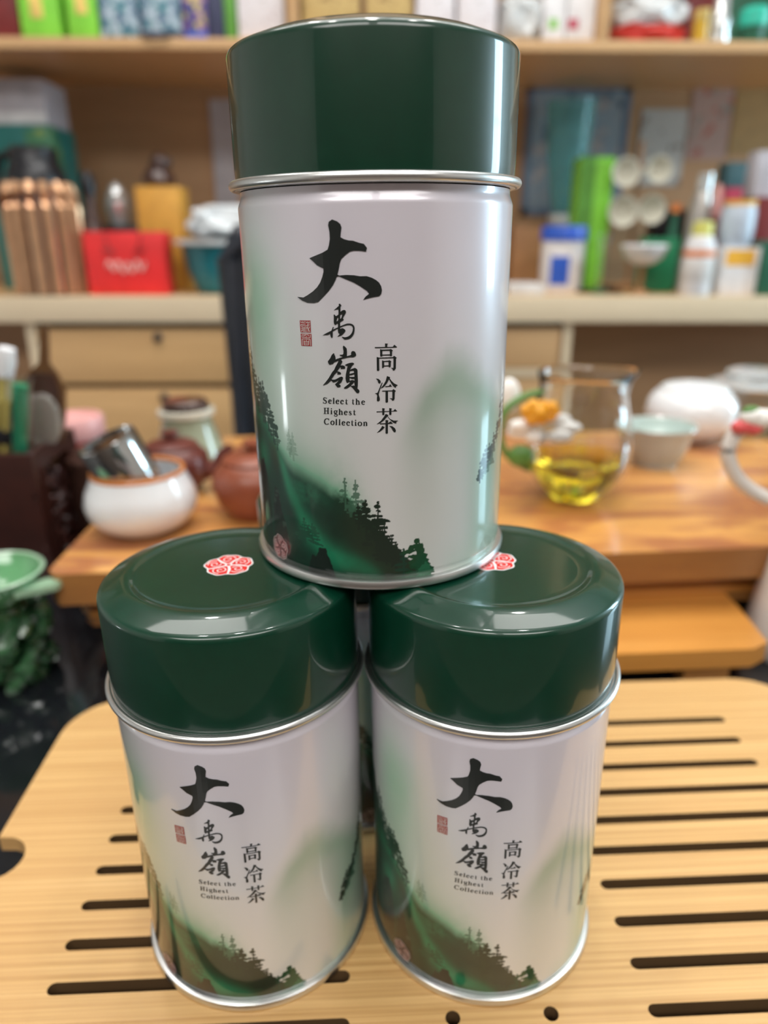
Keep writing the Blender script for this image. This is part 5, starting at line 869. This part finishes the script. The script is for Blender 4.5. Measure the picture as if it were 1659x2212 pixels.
def wrap(polys, m, name, parent, raise_=.010, step=2.5, wall=0.0, ribbons=False):
    """flat print given as (angle, height) outlines, laid on the cylinder"""
    bm = bmesh.new()
    for g_ in polys:
        rings = [[(g_[k_][2*i], g_[k_][2*i+1]) for i in range(len(g_[k_])//2)] for k_ in range(len(g_))]
        if ribbons:
            r0 = rings[0]; n_ = len(r0)//2; a = r0[:n_]; b = r0[n_:][::-1]
            va = [bm.verts.new((x, z, 0)) for x, z in a]; vb = [bm.verts.new((x, z, 0)) for x, z in b]
            for i in range(n_-1): bm.faces.new((va[i], va[i+1], vb[i+1], vb[i]))
        else:
            flat_ = [p for l in rings for p in l]; vs = [bm.verts.new((x, z, 0)) for x, z in flat_]
            for t3 in tessellate_polygon([[Vector((x, z, 0)) for x, z in l] for l in rings]):
                try: bm.faces.new([vs[i] for i in t3])
                except ValueError: pass
    if step:
        lo = min(v.co.x for v in bm.verts); hi = max(v.co.x for v in bm.verts); a = math.ceil(lo/step)*step
        while a < hi:
            bmesh.ops.bisect_plane(bm, geom=bm.verts[:]+bm.edges[:]+bm.faces[:], plane_co=(a, 0, 0), plane_no=(1, 0, 0)); a += step
    if wall:
        be = [e for e in bm.edges if len(e.link_faces) == 1]
        r = bmesh.ops.extrude_edge_only(bm, edges=be)
        for v in r['geom']:
            if isinstance(v, bmesh.types.BMVert): v.co.z = -wall
    for f in bm.faces:
        f.normal_update()
    for v in bm.verts:
        t_, z_, o_ = v.co; r_ = BR+raise_+o_
        v.co = Vector((r_*math.sin(R_(t_)), -r_*math.cos(R_(t_)), z_))
    for f in bm.faces:
        f.normal_update(); c_ = f.calc_center_median()
        if f.normal.x*c_.x+f.normal.y*c_.y < 0 and abs(f.normal.z) < .9: f.normal_flip()
    bmesh.ops.scale(bm, vec=(S, S, S), verts=bm.verts)
    me = bpy.data.meshes.new(name); bm.to_mesh(me); bm.free(); me.materials.append(m)
    return link(name, me, parent)

# round emblem: five cloud petals, each with a spiral
def crest():
    outl = []
    for i in range(100):
        a = 2*PI*i/100; k_ = (a*5/(2*PI)+.25) % 1
        outl.append((a, 1.0+.055*math.cos(2*PI*(k_-.5))+.03*math.cos(4*PI*(k_-.2))))
    base = [(r*math.cos(a), r*math.sin(a)) for a, r in outl]
    reds, lines = [], []
    for k_ in range(5):
        c_ = PI/2+2*PI*k_/5; pet = []
        for i in range(25):
            f_ = -1+2*i/24; a = c_+f_*.585; kk = (a*5/(2*PI)+.25) % 1
            pet.append((a, .93+.055*math.cos(2*PI*(kk-.5))+.03*math.cos(4*PI*(kk-.2))))
        pet = [(r*math.cos(a), r*math.sin(a)) for a, r in pet]
        pet += [(.45*math.cos(c_+.44+.16), .45*math.sin(c_+.60)), (.17*math.cos(c_+.45), .17*math.sin(c_+.45)), (.17*math.cos(c_-.25), .17*math.sin(c_-.25)), (.45*math.cos(c_-.36), .45*math.sin(c_-.36))]
        reds.append(pet)
        ox, oy = .58*math.cos(c_+.06), .58*math.sin(c_+.06); sp_ = []
        for i in range(30):
            f_ = i/29; a = c_+2.6+f_*7.2; r = .05+.20*f_; sp_.append((ox+r*math.cos(a), oy+r*math.sin(a)))
        lines.append(sp_)
        a = c_-.1; lines.append([(ox+.31*math.cos(a-1.4+i*.28), oy+.31*math.sin(a-1.4+i*.28)) for i in range(8)])
    reds.append([(.09*math.cos(2*PI*i/16), .09*math.sin(2*PI*i/16)) for i in range(16)])
    return base, reds, lines
def ribbon(pts, w):
    P = [Vector((x, y)) for x, y in pts]; a, b = [], []
    for i, p in enumerate(P):
        t_ = (P[min(i+1, len(P)-1)]-P[max(i-1, 0)]).normalized(); n_ = Vector((-t_.y, t_.x))*w/2; a.append(tuple(p+n_)); b.append(tuple(p-n_))
    return a, b
CB, CRD, CL = crest()
def flatten(ring, t0, z0, s): return [v for x, y in ring for v in (t0+x*s/(BR*PI/180), z0+y*s)]
def flat_poly(polys, z, m, name, parent, s, off, ribbons=False):
    bm = bmesh.new()
    for p in polys:
        if ribbons:
            a, b = p; va = [bm.verts.new((x*s+off[0], y*s+off[1], z)) for x, y in a]; vb = [bm.verts.new((x*s+off[0], y*s+off[1], z)) for x, y in b]
            for i in range(len(a)-1): bm.faces.new((vb[i], vb[i+1], va[i+1], va[i]))
        else:
            vs = [bm.verts.new((x*s+off[0], y*s+off[1], z)) for x, y in p]
            for t3 in tessellate_polygon([[Vector((x, y, 0)) for x, y in p]]):
                try: bm.faces.new([vs[i] for i in t3])
                except ValueError: pass
    for f in bm.faces:
        f.normal_update()
        if f.normal.z < 0: f.normal_flip()
    bmesh.ops.scale(bm, vec=(S, S, S), verts=bm.verts); me = bpy.data.meshes.new(name); bm.to_mesh(me); bm.free(); me.materials.append(m)
    return link(name, me, parent)

GRP = 'green lidded tea tins stacked in a pyramid'
tin = thing('tea_tin', 'topmost tea tin, balanced across the two lower tins', 'tin', (.154, 23.673, HC), 0, GRP)
body = link('body', body_mesh(), tin)
wrap(BRUSH, M['ink'], 'brush_lettering', body, .020, 2.5, wall=.02)
wrap(INK, M['ink'], 'print_lettering', body, .016, 2.5, wall=.016)
wrap(SMALL, M['ink'], 'small_lettering', body, .012, 0, ribbons=True)
wrap(SEAL_RED, M['seal'], 'seal_stamp', body, .010, 2.5)
wrap(SEAL_PALE, M['pale'], 'seal_lines', body, .014, 0, ribbons=True)
for t0, z0, m1, m2 in ((-51.5, .78, 'faded', 'faded_line'), (56, .52, 'grey_line', 'pale')):
    if m1 == 'faded': wrap([[flatten(p, t0, z0, .40)] for p in CRD], M[m1], 'faded_emblem', body, .012, 2.5)
    wrap([[flatten(a, t0, z0, .40)+[v for x, y in b[::-1] for v in (t0+x*.40/(BR*PI/180), z0+y*.40)]] for a, b in [ribbon(l, .07) for l in CL+[CB+CB[:1]]]], M['faded_line' if m1 == 'faded' else 'grey_line'], 'emblem_lines', body, .016, 0, ribbons=True)
B().lathe([(3.98, .04), (4.18, 0), (4.25, .06), (4.265, .16), (4.22, .27), (4.10, .31), (3.99, .30)], 160).build('base_rim', M['bead'], tin)
B().lathe([(0, .22), (3.9, .22), (3.98, .04), (3.98, .30)], 96).build('bottom', M['bead'], tin)
B().lathe([(4.327+.11*math.cos(a*PI/8)-.11, Z1+.13*math.sin(a*PI/8)) for a in range(-6, 7)]+[(4.06, Z1+.10), (3.98, Z1), (3.98, Z1-.14), (4.15, Z1-.13)], 160, close=True).build('shoulder_rim', M['bead'], tin)
lid = B().lathe([(4.03, Z1+.05), (4.10, Z1+.12), (4.115, Z1+.25), (4.127, Z1+.5), (4.127, 14.50), (4.115, 14.58), (4.08, 14.65), (4.02, 14.70), (3.94, 14.735), (3.75, 14.81), (3.55, 14.89), (3.38, 14.95), (3.26, 14.975), (3.17, 14.982), (3.10, 14.97), (3.02, 14.935), (2.92, 14.915), (2.6, 14.912), (1.5, 14.920), (0, 14.922)], 192).build('lid', M['lid'], tin)
for off in ((-.02, .18),):
    flat_poly([CB], 14.926, M['white'], 'emblem_base', lid, .78, off)
    flat_poly(CRD, 14.930, M['red'], 'emblem', lid, .78, off)
    flat_poly([ribbon(l, .045) for l in CL], 14.934, M['white'], 'emblem_lines', lid, .78, off, ribbons=True)
for (x, y, rz, lab, eoff) in ((-4.827, 21.456, R_(7.7), 'lower left tea tin, standing on the slotted tray', 0), (3.83, 21.413, R_(1.15), 'lower right tea tin, standing on the slotted tray', 0), (-.95, 29.35, R_(58), 'rear tea tin, mostly hidden behind the two lower tins', 0)):
    c_ = dup_tree(tin); c_.location = Vector((x, y, .0))*S; c_.rotation_euler = (0, 0, rz); c_['label'] = lab
